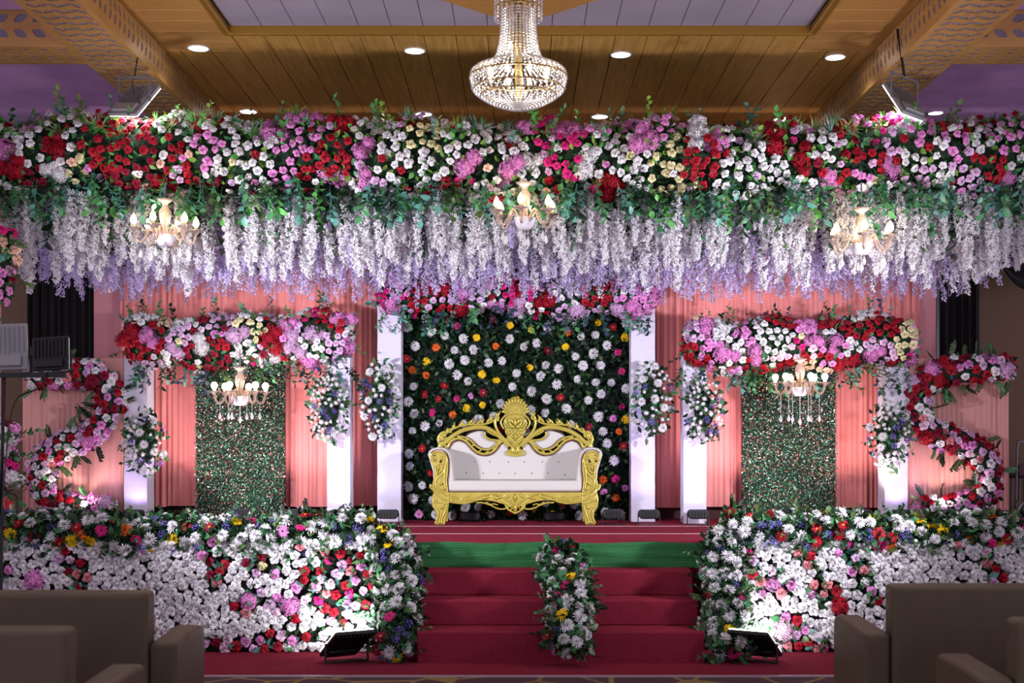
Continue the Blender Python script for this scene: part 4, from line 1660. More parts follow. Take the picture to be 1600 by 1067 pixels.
for pl in both([(76, 520), (82, 494), (104, 474), (150, 463), (198, 470), (232, 496), (250, 540), (260, 620), (272, 760), (120, 760), (112, 640), (92, 570)]):
    MB().prism([S2(*p) for p in pl], SFY + .045, SFY + .56).build('arm_upholstery', M_IVORY, sofa, bevel=.03, seg=4)
for pl, k in zip(both([(712, 793), (222, 793), (226, 866), (280, 876), (340, 880), (400, 868), (440, 852), (500, 850), (570, 862), (640, 884), (680, 896), (712, 908)]), (0, 1)):
    pass
apl = [(222, 790), (226, 866), (280, 876), (340, 880), (400, 868), (440, 852), (500, 850), (570, 862), (640, 884), (680, 896), (712, 908)]
ap = apl + [(1424 - a, b) for a, b in apl[::-1][1:]]
mb = MB()
mb.prism([S2(*p) for p in ap], SFY + .02, SFY + .09)
mb.build('apron', M_GOLD, sofa, bevel=.008, seg=2)
ac = MB()
for f in (lambda q: q, mir):
    for path, r in (([(235, 810), (300, 830), (370, 842), (430, 830), (500, 805), (590, 812), (660, 850), (712, 888)], .010),
                    ([(235, 850), (290, 862), (350, 858), (420, 845)], .009), ([(235, 830), (300, 846), (360, 848)], .008),
                    ([(430, 866), (480, 868), (530, 884), (575, 906), (620, 914), (655, 902), (672, 884)], .009),
                    ([(640, 884), (660, 915), (690, 932), (712, 946)], .010), ([(500, 862), (530, 878), (560, 876), (585, 884)], .007)):
        ac.tube(S3(spline(f(path), 4), .018), r, 7)
    for a, b, w in (((470, 840), (545, 812), 14), ((560, 842), (640, 812), 15), ((640, 838), (690, 800), 12), ((290, 850), (400, 815), 10), ((690, 870), (650, 838), 10), ((585, 862), (640, 872), 9)):
        teardrop(ac, f([a])[0], f([b])[0], w, .022)
    c = f([(672, 902)])[0]
    scroll(ac, c, 20, 1.1, .02, .007, 0, 1 if c[0] < 712 else -1)
teardrop(ac, (712, 800), (712, 862), 22, .022, .03)
teardrop(ac, (712, 870), (712, 950), 20, .022, .03)
ac.build('apron_carving', M_GOLD, sofa, smooth=True)
# arm fronts and legs
for f in (lambda q: q, mir):
    arm = [(92, 548), (98, 516), (122, 496), (156, 489), (192, 498), (216, 526), (226, 566), (224, 640), (216, 715), (226, 792), (118, 792), (104, 760), (112, 730), (120, 690), (122, 630), (112, 596)]
    MB().prism([S2(*p) for p in f(arm)], SFY + .012, SFY + .06).build('arm_front', M_GOLD, sofa, bevel=.006)
    leg = [(118, 790), (228, 790), (232, 868), (224, 930), (208, 985), (203, 1027), (132, 1027), (124, 1008), (142, 988), (136, 940), (112, 900), (106, 850)]
    MB().prism([S2(*p) for p in f(leg)], SFY + .01, SFY + .085).build('leg', M_GOLD, sofa, bevel=.01)
    lb = [(150, 793), (215, 793), (205, 1027), (158, 1027)]
    MB().prism([S2(*p) for p in f(lb)], SFY + .49, SFY + .55).build('leg', M_GOLD, sofa, bevel=.008)
    cv = MB()
    sg = 1 if f([(0, 0)])[0][0] < 712 else -1
    for path, r in (([(100, 560), (104, 520), (130, 500), (165, 497), (200, 515), (214, 555), (205, 620), (196, 700), (206, 780)], .010),
                    ([(150, 580), (190, 590), (204, 620), (180, 660), (145, 690), (135, 730), (160, 760), (195, 775)], .010),
                    ([(132, 600), (136, 650), (160, 680), (195, 690)], .009), ([(118, 760), (150, 800), (190, 840), (222, 850)], .011),
                    ([(130, 750), (170, 785), (222, 815)], .009), ([(120, 800), (150, 850), (200, 872), (225, 868)], .009),
                    ([(116, 850), (122, 890), (145, 925), (150, 965), (138, 1005)], .011), ([(215, 880), (205, 930), (185, 970), (175, 1020)], .010),
                    ([(150, 900), (175, 940), (165, 990), (155, 1020)], .008), ([(108, 745), (95, 735), (100, 760), (118, 775)], .008)):
        cv.tube(S3(spline(f(path), 4), .006), r, 7)
    for a, b, w in (((150, 660), (192, 605), 13), ((165, 745), (205, 690), 11), ((175, 915), (200, 880), 11), ((140, 1010), (190, 1000), 12), ((150, 640), (160, 580), 9)):
        teardrop(cv, f([a])[0], f([b])[0], w, .01)
    scroll(cv, f([(128, 545)])[0], 24, 1.3, .006, .008, 1, sg)
    scroll(cv, f([(185, 540)])[0], 18, 1.2, .006, .007, 2, -sg)
    scroll(cv, f([(146, 852)])[0], 16, 1.2, .004, .008, 0, sg)
    cv.build('arm_carving', M_GOLD, sofa, smooth=True)
    dk = MB()  # thin dark leaves laid on as the shadow in the carving's gaps
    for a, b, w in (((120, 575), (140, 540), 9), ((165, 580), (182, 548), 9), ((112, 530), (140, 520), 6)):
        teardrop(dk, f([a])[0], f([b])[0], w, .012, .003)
    dk.build('arm_gap_shade', mat('carving_shadow_gap', '#1a140a', .9), sofa)
# carved back frame
bf = MB()
YB = .455
for f in (lambda q: q, mir):
    sg = 1 if f([(0, 0)])[0][0] < 712 else -1
    for path, r in (([(206, 470), (216, 440), (246, 412), (292, 402), (346, 424), (396, 478), (442, 510), (500, 516), (552, 490), (590, 440), (622, 418)], .013),
                    ([(276, 386), (330, 392), (380, 420), (430, 468), (500, 486), (552, 462), (588, 424), (630, 408)], .011),
                    ([(146, 470), (150, 446), (196, 424), (240, 384), (310, 344), (390, 322), (470, 318), (530, 340), (585, 380), (640, 430), (668, 462)], .024),
                    ([(480, 352), (486, 382), (520, 408), (580, 416), (640, 416)], .012), ([(500, 345), (545, 372), (600, 392)], .010),
                    ([(150, 400), (200, 360), (262, 322), (340, 300), (430, 296), (500, 290), (560, 262)], .011),
                    ([(140, 440), (132, 405), (150, 370), (186, 352)], .014), ([(140, 470), (176, 450), (200, 470)], .012)):
        bf.tube(S3(spline(f(path), 5), YB), r, 8)
    for i in range(9):
        t = i / 8
        q = spline([(212, 452), (250, 404), (294, 396), (346, 412), (396, 452), (446, 494), (500, 502), (552, 478), (592, 432)], 6)
        p = q[int(t * (len(q) - 1))]
        teardrop(bf, f([(p[0] - 14, p[1] + 8)])[0], f([(p[0] + 16, p[1] - 8)])[0], 9, YB, .014)
    for a, b, w in (((190, 372), (206, 318), 12), ((214, 358), (262, 300), 13), ((246, 338), (258, 276), 12), ((280, 322), (330, 262), 13), ((312, 312), (330, 282), 10), ((350, 304), (402, 250), 13),
                    ((386, 300), (412, 262), 10), ((420, 298), (470, 246), 13), ((456, 296), (480, 258), 10), ((490, 290), (548, 222), 13), ((526, 276), (540, 244), 10), ((556, 262), (606, 190), 14),
                    ((180, 398), (160, 350), 11), ((586, 240), (560, 206), 12), ((540, 262), (515, 234), 10), ((470, 292), (446, 262), 9), ((400, 300), (372, 264), 9), ((330, 312), (306, 276), 9), ((270, 335), (232, 302), 9)):
        teardrop(bf, f([a])[0], f([b])[0], w, YB, .022)
    scroll(bf, f([(172, 376)])[0], 34, 1.5, YB, .011, .5, sg)
    scroll(bf, f([(152, 404)])[0], 20, 1.3, YB, .009, .5, -sg)
    scroll(bf, f([(220, 340)])[0], 18, 1.2, YB, .008, .5, sg)
bf.build('back_frame', M_GOLD, sofa, smooth=True)
cr = MB()
cr.prism([S2(*p) for p in [(618, 198), (640, 140), (676, 102), (712, 92), (748, 102), (784, 140), (806, 198), (790, 222), (634, 222)]], SFY + .45, SFY + .50)
cr.prism([S2(*p) for p in [(640, 222), (784, 222), (806, 300), (770, 400), (712, 470), (654, 400), (618, 300)]], SFY + .455, SFY + .49)
cr.prism([S2(*p) for p in [(690, 440), (734, 440), (752, 480), (786, 500), (776, 528), (712, 538), (648, 528), (638, 500), (672, 480)]], SFY + .44, SFY + .49)
cr.build('crest_panel', M_GOLD, sofa, bevel=.006)
cc = MB()
for i in range(13):
    w = PI * (i / 12)
    r1 = 104 * (1 + .05 * math.sin(w))
    p0 = (712 - 62 * math.cos(w), 205 - 52 * math.sin(w))
    p1 = (712 - 102 * math.cos(w), 200 - (108) * math.sin(w))
    cc.tube(S3([p0, ((p0[0] + p1[0]) / 2, (p0[1] + p1[1]) / 2), p1], .445), [.006, .011, .013], 7)
for path, r in (([(618, 206), (650, 176), (690, 158), (712, 156), (734, 158), (774, 176), (806, 206)], .011), ([(640, 214), (680, 190), (712, 186), (744, 190), (784, 214)], .010),
                ([(634, 228), (712, 216), (790, 228)], .011)):
    cc.tube(S3(spline(path, 5), .445), r, 8)
scroll(cc, (690, 182), 14, 1.2, .44, .006, 0, 1)
scroll(cc, (734, 182), 14, 1.2, .44, .006, PI, -1)
for f in (lambda q: q, mir):
    sg = 1 if f([(0, 0)])[0][0] < 712 else -1
    for path, r in (([(588, 250), (566, 262), (562, 300), (582, 350), (620, 396), (660, 436), (690, 470), (694, 500)], .015), ([(640, 226), (612, 258), (604, 290), (626, 330)], .010),
                    ([(628, 290), (650, 330), (690, 350)], .009), ([(640, 400), (672, 420), (702, 452)], .009), ([(660, 240), (640, 270), (652, 300), (690, 320)], .008)):
        cc.tube(S3(spline(f(path), 5), .44), r, 8)
    scroll(cc, f([(580, 248)])[0], 20, 1.3, .44, .010, 1, sg)
    for a, b, w in (((712, 330), (650, 270), 14), ((700, 300), (680, 240), 12), ((700, 340), (640, 330), 12), ((704, 400), (668, 360), 12), ((690, 345), (664, 318), 9), ((660, 380), (632, 350), 9)):
        teardrop(cc, f([a])[0], f([b])[0], w, .452, .024)
    for k in range(4):
        teardrop(cc, f([(706 - k * 4, 468)])[0], f([(706 - k * 20, 532 - k * k * 2.4)])[0], 9, .442, .016)
teardrop(cc, (712, 320), (712, 236), 18, .452, .03)
teardrop(cc, (712, 420), (712, 350), 16, .452, .028)
cc.tube(S3([(690, 452), (734, 452)], .435), .008, 7)
cc.tube(S3([(690, 464), (734, 464)], .435), .008, 7)
cc.build('crest_carving', M_GOLD, sofa, smooth=True)
pp = MB()
M_PIPE = mat('brown_gimp_braid', '#6b3a34', .7)
pp.tube(S3([(222, 788), (1202, 788)], .022), .005, 6)
for f in (lambda q: q, mir):
    pp.tube(S3(spline(f([(98, 506), (124, 488), (158, 482), (196, 491), (222, 522), (232, 566), (230, 640), (222, 712), (228, 780)]), 4), .04), .0045, 6)
    pp.tube(S3(spline(f([(212, 480), (250, 428), (292, 418), (340, 436), (392, 492), (440, 524), (502, 531), (556, 506), (600, 452)]), 5), .455), .0045, 6)
    pp.tube(S3(spline(f([(334, 384), (380, 408), (436, 458), (500, 478), (550, 455), (590, 420)]), 5), .462), .004, 6)
    pp.tube(S3(spline(f([(340, 372), (400, 346), (470, 338), (480, 380), (530, 414), (620, 426)]), 4), .47), .004, 6)
pp.build('braid', M_PIPE, sofa, smooth=True)


# ================================================================== CRYSTAL CHANDELIERS
def chandelier(x, y, z, s, label, group, globe, drop, seed, hang, power):
    """z = height of the arms' cups; s = half span"""
    R = np.random.RandomState(seed)
    t = thing('crystal_chandelier', label, 'chandelier', (x, y, z), group)
    MB().lathe([(s * .03, s * .95), (s * .30, s * .93), (s * .16, s * .84), (s * .09, s * .78), (s * .10, s * .70), (s * .2, s * .55), (s * .19, s * .38), (s * .11, s * .1), (s * .09, -s * .1), (s * .13, -s * .2)], (x, y, z), 16).build('stem', M_PINKGLASS, t, smooth=True)
    MB().lathe([(s * .05, -s * .52), (s * .2, -s * .52), (s * .30, -s * .36), (s * .36, -s * .18), (s * .3, -s * .17), (s * .1, -s * .2)], (x, y, z), 16).build('bowl', mat('frosted_crystal', '#d9d2dc', .2, spec=.8), t, smooth=True)
    MB().tube([(x, y, z + s * .93), (x, y, hang)], .006, 6).build('chain', M_GREY, t)
    for k in range(6):
        w = 2 * PI * (k + (.35 if seed != 2 else .72)) / 6 + R.uniform(-.05, .05)
        dx, dy = math.cos(w), math.sin(w)
        pts = spline([(.18, -.22), (.36, .04), (.46, .02), (.56, -.22), (.72, -.42), (.88, -.36), (.95, -.1)], 4)
        a = MB().tube([(x + dx * q[0] * s, y + dy * q[0] * s, z + q[1] * s) for q in pts], s * .045, 7).build('arm', M_PINKGLASS, t, smooth=True)
        cx, cy = x + dx * s * .95, y + dy * s * .95
        MB().lathe([(s * .05, -s * .14), (s * .1, -s * .05), (s * .27, 0), (s * .25, s * .015), (s * .06, -s * .03)], (cx, cy, z), 14).build('drip_pan', M_PINKGLASS, a, smooth=True)
        bl = MB()
        if globe:
            bl.lathe([(s * .05, 0), (s * .055, s * .08), (s * .11, s * .16), (s * .13, s * .24), (s * .09, s * .33), (.001, s * .36)], (cx, cy, z), 12)
        else:
            bl.lathe([(s * .055, s * .12), (s * .10, s * .2), (s * .085, s * .3), (s * .035, s * .40), (.001, s * .45)], (cx, cy, z), 12)
            MB().lathe([(s * .05, -.01), (s * .05, s * .13)], (cx, cy, z), 10).build('candle', mat('ivory_candle', '#d8b98a', .5), a, smooth=True)
        bl.build('bulb', M_BULB, a, smooth=True)
        dp = MB()
        px, py = x + dx * s * .74, y + dy * s * .74
        for i in range(int(drop / .02)):
            dp.ball((px, py, z - s * .46 - i * .02), .006, 6)
        zz = z - s * .46 - drop
        dp.lathe([(.001, 0), (s * .045, -s * .12), (s * .07, -s * .2), (s * .04, -s * .27), (.001, -s * .3)], (px, py, zz), 8)
        dp.build('crystal_drop', M_CRYSTAL, a)
    dp = MB()
    for i in range(int(drop / .02) + 2):
        dp.ball((x, y, z - s * .54 - i * .02), .007, 6)
    dp.lathe([(.001, 0), (s * .06, -s * .14), (s * .08, -s * .22), (.001, -s * .34)], (x, y, z - s * .56 - drop), 8)
    dp.build('centre_drop', M_CRYSTAL, t)
    light('chandelier_glow', 'POINT', (x, y - s * .2, z + s * .45), None, power, (1, .72, .42), s * .5)


for (u, v, d, sp, dr, lb, sd) in ((375, 612, 13.02, .27, .08, 'small crystal chandelier with globe bulbs under the left flower arch', 1),
                                  (1250, 598, 13.02, .26, .20, 'small crystal chandelier with long bead drops under the right flower arch', 2)):
    x, y, z = P(u, v, d)
    chandelier(x, y, z, sp, lb, 'arch chandeliers', True, dr, sd, PZ(560, d) + .1, 2.2)
for (u, v, lb, sd) in ((258, 358, 'crystal chandelier with candle bulbs among the wisteria at left', 3),
                       (820, 332, 'crystal chandelier with candle bulbs half hidden by leaves mid canopy', 4),
                       (1346, 372, 'crystal chandelier with candle bulbs among the wisteria at right', 5)):
    x, y, z = P(u, v, 11.05)
    chandelier(x, y, z, .275, lb, 'canopy chandeliers', False, .05, sd, PZ(285, 11.05), 7)

# the large ceiling chandelier
BX, BY = PX(810, 9.0), 9.0


def bz(v):
    return EYE + (CV - v) * 9.0 / FPX


big = thing('grand_chandelier', 'large bead-strung crystal chandelier hanging from the ceiling centre', 'chandelier', (BX, BY, bz(172)))
cube = []


def bead_mesh(r):
    b = bmesh.new()
    bmesh.ops.create_icosphere(b, subdivisions=1, radius=r)
    V = [tuple(v.co) for v in b.verts]
    F = [tuple(v.index for v in f.verts) for f in b.faces]
    b.free()
    return V, F


BV, BFc = bead_mesh(1.0)


def beads(mb, pts, r):
    for i, p in enumerate(pts):
        q = r[i] if isinstance(r, list) else r
        mb.add([(p[0] + v[0] * q, p[1] + v[1] * q, p[2] + v[2] * q) for v in BV], BFc)


def strand_set(name, prof, n, r, gap, ph=0.0):
    """bead strings down a profile of (radius, z), one object per string, shared mesh"""
    q = spline(prof, 24)
    out, acc, last = [], 0, None
    for p in q:
        if last is None or np.linalg.norm(p - last) >= gap:
            out.append(p)
            last = p
    mb = MB()
    beads(mb, [(BX + p[0], BY, p[1]) for p in out], r)
    first = mb.build(name, M_CRYSTAL, None, shift=(BX, BY, bz(172)))
    me = first.data
    bpy.data.objects.remove(first)
    for k in range(n):
        put(name, me, big, (BX, BY, bz(172)), Quaternion((0, 0, 1), ph + 2 * PI * k / n))


strand_set('crown_strand', [(.165, bz(-14)), (.166, bz(10)), (.165, bz(33))], 24, .0085, .019)
strand_set('body_strand', [(.118, bz(18)), (.122, bz(45)), (.135, bz(70)), (.158, bz(88)), (.19, bz(97))], 30, .0095, .0195)
strand_set('shoulder_strand', [(.19, bz(97)), (.25, bz(103)), (.32, bz(110)), (.342, bz(120))], 44, .0095, .021, .05)
strand_set('bowl_strand', [(.338, bz(124)), (.33, bz(132)), (.318, bz(141)), (.27, bz(150)), (.19, bz(160)), (.10, bz(167)), (.03, bz(170))], 44, .0095, .0205)
for v, r in ((14, .165), (-12, .165)):
    mb = MB()
    mb.tube([(BX + r * math.cos(w), BY + r * math.sin(w), bz(v)) for w in np.linspace(0, 2 * PI, 33)], .006, 6)
    mb.build('crown_ring', mat('chandelier_gold', '#b89a5a', .25, metal=.9), big, smooth=True)
for v, r in ((121, .345), (140, .318), (150, .27)):
    mb = MB()
    mb.tube([(BX + r * math.cos(w), BY + r * math.sin(w), bz(v)) for w in np.linspace(0, 2 * PI, 49)], .006, 6)
    mb.build('bowl_ring', mat('chandelier_gold', '#b89a5a', .25, metal=.9), big, smooth=True)
mb = MB().lathe([(.02, bz(165)), (.025, bz(100)), (.05, bz(60)), (.02, bz(30)), (.03, bz(-12)), (.012, bz(-20)), (.012, CEIL + .03)], (BX, BY, 0), 12)
mb.build('column', mat('chandelier_gold', '#b89a5a', .25, metal=.9), big, smooth=True)
MB().lathe([(.02, CEIL + .0), (.09, CEIL + .01), (.1, CEIL + .045)], (BX, BY, 0), 20).build('ceiling_rose', mat('chandelier_gold', '#b89a5a', .25, metal=.9), big, smooth=True)
strand_set('top_strand', [(.03, bz(-60)), (.10, bz(-30)), (.165, bz(-14))], 18, .0085, .02)
for k in range(8):
    w = 2 * PI * (k + .5) / 8
    MB().lathe([(.001, 0), (.014, .01), (.018, .03), (.012, .055), (.001, .07)], (BX + .21 * math.cos(w), BY + .21 * math.sin(w), bz(124)), 8).build('bulb', M_BULB, big, smooth=True)
MB().lathe([(.001, 0), (.01, .01), (.012, .03), (.001, .06)], (BX - .05, BY - .1, bz(84)), 8).build('bulb', M_BULB, big, smooth=True)
light('chandelier_glow', 'POINT', (BX, BY, bz(128)), None, 14, (1, .9, .75), .12)


# ================================================================== STAGE LIGHTS
def local_thing(name, label, cat, loc, rz, group):
    o = thing(name, label, cat, loc, group)
    o.rotation_euler = (0, 0, rz)
    return o


M_PARLENS = mat('par_lens', '#3a3650', .2, emit=.4)
PARS = [(125, 803, .2, 'under the reversed floral letter'), (208, 806, 0, 'at the foot of the outer left pillar'), (300, 807, .1, 'left of the left hedge panel'),
        (376, 809, 0, 'below the left hedge panel'), (455, 808, 0, 'right of the left hedge panel'),
        (526, 812, -.1, 'at the foot of the left inner pillar'), (606, 815, 0, 'at the foot of the pillar left of the daisy wall'), (735, 814, 0, 'under the left half of the sofa'),
        (866, 814, 0, 'under the right half of the sofa'), (958, 815, 0, 'beside the right leg of the sofa'), (1014, 816, .15, 'at the foot of the pillar right of the daisy wall'), (1091, 818, 0, 'at the foot of the right inner pillar'),
        (1166, 815, .1, 'left of the right hedge panel'), (1230, 812, 0, 'below the right hedge panel'), (1346, 809, 0, 'right of the right hedge panel'), (1408, 808, .1, 'at the foot of the outer right pillar'), (1478, 806, 0, 'under the floral letter S')]
for (u, v, rz, wh) in PARS:
    d = 13.62 if u in (735, 866) else 13.18
    x = PX(u, d)
    low = u in (735, 866)
    t = thing('stage_uplight', 'black LED stage uplight ' + wh, 'stage light', (x, d, STAGE), 'stage uplights')
    mb = MB()
    pr = [(-.105, -.02), (-.11, .02), (-.10, .045), (.10, .045), (.11, .02), (.105, -.02), (.085, -.045), (-.085, -.045)]
    h = .06 if low else .105
    mb.prism([(x + a, STAGE + h + b) for a, b in pr], d - .05, d + .05)
    mb.build('housing', M_BLACKP, t, bevel=.012, seg=2)
    if not low:
        MB().box(x - .09, x + .09, d - .035, d + .04, STAGE + h + .045, STAGE + h + .052).build('lens', M_PARLENS, t, bevel=.004)
        rb = MB()
        for k in range(5):
            rb.box(x - .07 + k * .032, x - .062 + k * .032, d - .058, d - .05, STAGE + h - .03, STAGE + h + .03)
        rb.build('cooling_ribs', M_BLACK, t)
    mb = MB()
    for sx in (-1, 1):
        mb.box(x + sx * .112 - .004, x + sx * .112 + .004, d - .012, d + .012, STAGE + .004, STAGE + h + .01)
    mb.box(x - .116, x + .116, d - .05, d + .05, STAGE, STAGE + .005)
    mb.build('bracket', M_BLACK, t)
    if not low:
        col = {125: (1, .75, .7), 1478: (1, .75, .7), 376: (.85, 1, .92), 1230: (.85, 1, .92), 606: (.5, .62, 1), 300: (1, .78, .76), 455: (1, .78, .76), 1166: (1, .78, .76), 1346: (1, .75, .7)}.get(u, (.62, .48, 1))
        light('uplight_beam', 'SPOT', (x, d - .02, STAGE + h + .07), (x, d + (.9 if u in (376, 1230) else .55), STAGE + (1.0 if u in (376, 1230) else 2.3)), {376: 26, 1230: 26, 300: 60, 455: 60, 1166: 60, 1346: 60, 125: 16, 1478: 16}.get(u, 7), col, .06, 120 if u in (300, 376, 455, 1166, 1230, 1346) else 150, .6)


def flood(name, label, loc, w, h, mats, group, width, height, bracket='up', lens=True):
    """flood light head; w, h = unit axes of its back (width, height); emits along w x h reversed"""
    w = Vector(w).normalized()
    h = (Vector(h) - w * Vector(h).dot(w)).normalized()
    n = w.cross(h)          # towards the back of the head
    t = thing(name, label, 'flood light', loc, group)
    c = Vector(loc)

    def q(a, b, e):
        return tuple(c + w * a + h * b + n * e)

    def slab(mb, a0, a1, b0, b1, e0, e1):
        V = [q(a, b, e) for e in (e0, e1) for b in (b0, b1) for a in (a0, a1)]
        mb.add(V, [(0, 2, 3, 1), (4, 5, 7, 6), (0, 1, 5, 4), (2, 6, 7, 3), (0, 4, 6, 2), (1, 3, 7, 5)])
    W2, H2 = width / 2, height / 2
    mb = MB()
    slab(mb, -W2, W2, -H2, H2, -.008, .022)
    mb.build('housing', mats, t, bevel=.006)
    for k in range(9):
        a = -W2 * .82 + k * W2 * 1.64 / 8
        mb = MB()
        slab(mb, a - .004, a + .004, -H2 * .25, H2 * .86, .022, .034)
        mb.build('cooling_fin', mats, t)
    mb = MB()
    slab(mb, -W2 * .75, W2 * .75, -H2 * .86, -H2 * .38, .022, .05)
    mb.build('driver_box', mats, t, bevel=.008)
    mb = MB()
    slab(mb, -W2 * .96, W2 * .96, -H2 * .96, H2 * .96, -.018, -.008)
    mb.build('lens', M_LENS if lens else mat('dark_glass', '#0a0a0c', .1), t, bevel=.003)
    br = MB()
    s = 1 if bracket == 'up' else -1
    tip = Vector((0, 0, 1)) * s * (height * .55 if s > 0 else min(height * .55, c.z - .012))
    for sg in (-1, 1):
        p0 = c + w * sg * (W2 + .012)
        br.tube([p0, p0 + tip], .009, 6)
    br.tube([c + w * (W2 + .012) + tip, c - w * (W2 + .012) + tip], .009, 6)
    br.build('bracket', M_GREY if bracket == 'up' else M_BLACK, t)
    return t, c + tip, n


# hung from the beams
t, tp, n_ = flood('hanging_floodlight', 'grey LED floodlight hung from the left fretwork beam', (-3.37, 11.2, PZ(158, 11.2)), (.8, -.5, -.13), (.4, .445, .75), mat('flood_grey', '#98959a', .45, metal=.3), 'hanging floodlights', .37, .38)
MB().tube([tuple(tp), (tp.x, tp.y + .1, EYE + 3.36)], .006, 6).tube([(tp.x, tp.y, tp.z), (tp.x - .04, tp.y + .05, tp.z - .03), tuple(Vector((-3.37, 11.2, PZ(150, 11.2))))], .004, 5).build('cable', M_BLACK, t)
t, tp, n_ = flood('hanging_floodlight', 'grey LED floodlight hung from the right fretwork beam', (3.38, 11.25, PZ(160, 11.25)), (.8, .5, -.12), (-.25, .592, .8), mat('flood_grey', '#98959a', .45, metal=.3), 'hanging floodlights', .31, .41)
MB().tube([tuple(tp), (tp.x - .03, tp.y + .1, EYE + 3.6)], .012, 6).tube([(tp.x, tp.y, tp.z), (tp.x - .1, tp.y, tp.z - .05), (tp.x - .12, tp.y, tp.z - .16)], .004, 5).build('cable', M_BLACK, t)
# on the carpet, washing the rose walls
flood('floor_floodlight', 'black floodlight on the carpet facing the left rose wall', (PX(542, 10.0), 10.0, .165), (.85, .5, 0), (.45, -.765, .55), M_BLACK, 'floor floodlights', .33, .40, 'down')
flood('floor_floodlight', 'black floodlight on the carpet facing the right rose wall', (PX(1180, 10.0), 10.0, .165), (.85, -.5, 0), (-.45, -.765, .55), M_BLACK, 'floor floodlights', .33, .40, 'down')


def stand(x, y, label):
    t = thing('light_stand', label, 'light stand', (x, y, 0), 'light stands')
    MB().tube([(x - .03, y, .0), (x - .02, y, 1.2)], .018, 8).build('lower_pole', M_BLACK, t, smooth=True)
    MB().tube([(x - .02, y, 1.2), (x, y, 2.19)], .013, 8).build('upper_pole', M_BLACK, t, smooth=True)
    MB().lathe([(.03, 1.16), (.032, 1.24)], (x - .02, y, 0), 10).build('collar', M_BLACKP, t)
    MB().box(x - .3, x + .42, y - .015, y + .015, PZ(590, 8.7), PZ(582, 8.7)).build('crossbar', M_BLACK, t)
    for k in range(3):
        w = 2 * PI * k / 3 + .5
        MB().tube([(x, y, .55), (x + .42 * math.cos(w), y + .42 * math.sin(w), .01)], .011, 6).build('leg', M_BLACK, t)
    MB().tube(spline([(x + .3, y - .02, 2.2), (x + .25, y - .03, 2.1), (x + .08, y - .02, 2.0), (x + .02, y - .02, 1.6), (x - .02, y - .02, 1.0)], 5), .005, 5).build('cable', M_BLACK, t)
    return t


xs = PX(6, 8.7)
stand(xs, 8.7, 'black light stand with a crossbar at the left edge')
flood('stand_floodlight', 'grey floodlight head on the left stand, turned to the stage', (PX(8, 8.72), 8.72, PZ(543, 8.72)), (1, .15, .05), (.06, .12, 1), mat('flood_grey', '#98959a', .45, metal=.3), 'stand floodlights', .30, .32, 'down')
flood('stand_floodlight', 'black floodlight head on the left stand, turned to the stage', (PX(80, 8.72), 8.72, PZ(553, 8.72)), (1, -.05, .06), (.08, .12, 1), M_BLACK, 'stand floodlights', .25, .23, 'down')

# ================================================================== FOREGROUND SOFAS
def lounge(label, x_out, y_back, sgn, arm_z=.60, back_z=.875, width=1.55, arm_len=.70):
    """seen from behind; x_out = outer side of the arm towards the aisle; sgn = +1 when the seat extends to +x"""
    x_o, x_f = x_out, x_out + sgn * width
    t = thing('lounge_sofa', label, 'sofa', ((x_o + x_f) / 2, y_back + .4, 0), 'foreground lounge sofas')

    def bx(nm, a, b, y0, y1, z0, z1, bev, m=M_TAUPE):
        a, b = sorted((a, b))
        return MB().box(a, b, y0, y1, z0, z1).build(nm, m, t, bevel=bev, seg=4)
    aw = .16
    for xa in (x_o, x_f - sgn * aw):
        pts = [(y_back + .02, arm_z - .015), (y_back + arm_len - .12, arm_z + .005), (y_back + arm_len - .03, arm_z - .01), (y_back + arm_len, arm_z - .06), (y_back + arm_len, .10), (y_back + .02, .10)]
        a, b = sorted((xa, xa + sgn * aw))
        V = [(a, p[0], p[1]) for p in pts] + [(b, p[0], p[1]) for p in pts]
        n = len(pts)
        F = [tuple(range(n)), tuple(range(2 * n - 1, n - 1, -1))] + [(i, n + i, n + (i + 1) % n, (i + 1) % n) for i in range(n)]
        me = MB().add(V, F).build('arm', M_TAUPE, t, bevel=.028, seg=4)
        b2 = bmesh.new()
        b2.from_mesh(me.data)
        bmesh.ops.recalc_face_normals(b2, faces=b2.faces)
        b2.to_mesh(me.data)
        b2.free()
    bx('backrest', x_o + sgn * (aw + .002), x_f - sgn * (aw + .002), y_back, y_back + .17, .12, back_z, .03)
    bx('seat', x_o + sgn * (aw + .004), x_f - sgn * (aw + .004), y_back + .172, y_back + arm_len - .01, .14, .43, .03)
    for xa in (x_o + sgn * .06, x_f - sgn * .06):
        for ya in (y_back + .08, y_back + arm_len - .08):
            MB().lathe([(.02, 0), (.026, .105)], (xa, ya, 0), 8).build('leg', M_BLACK, t)
    return t


lounge('taupe lounge sofa seen from behind, front row at left', -1.98, 7.36, -1)
lounge('taupe lounge sofa seen from behind, nearest row in the left corner', -1.95, 5.95, -1, arm_len=.74)
lounge('taupe lounge sofa seen from behind, front row at right', 2.08, 7.70, 1, arm_len=.80)
lounge('taupe lounge sofa seen from behind, nearest row in the right corner', 2.27, 6.25, 1, arm_len=.76)

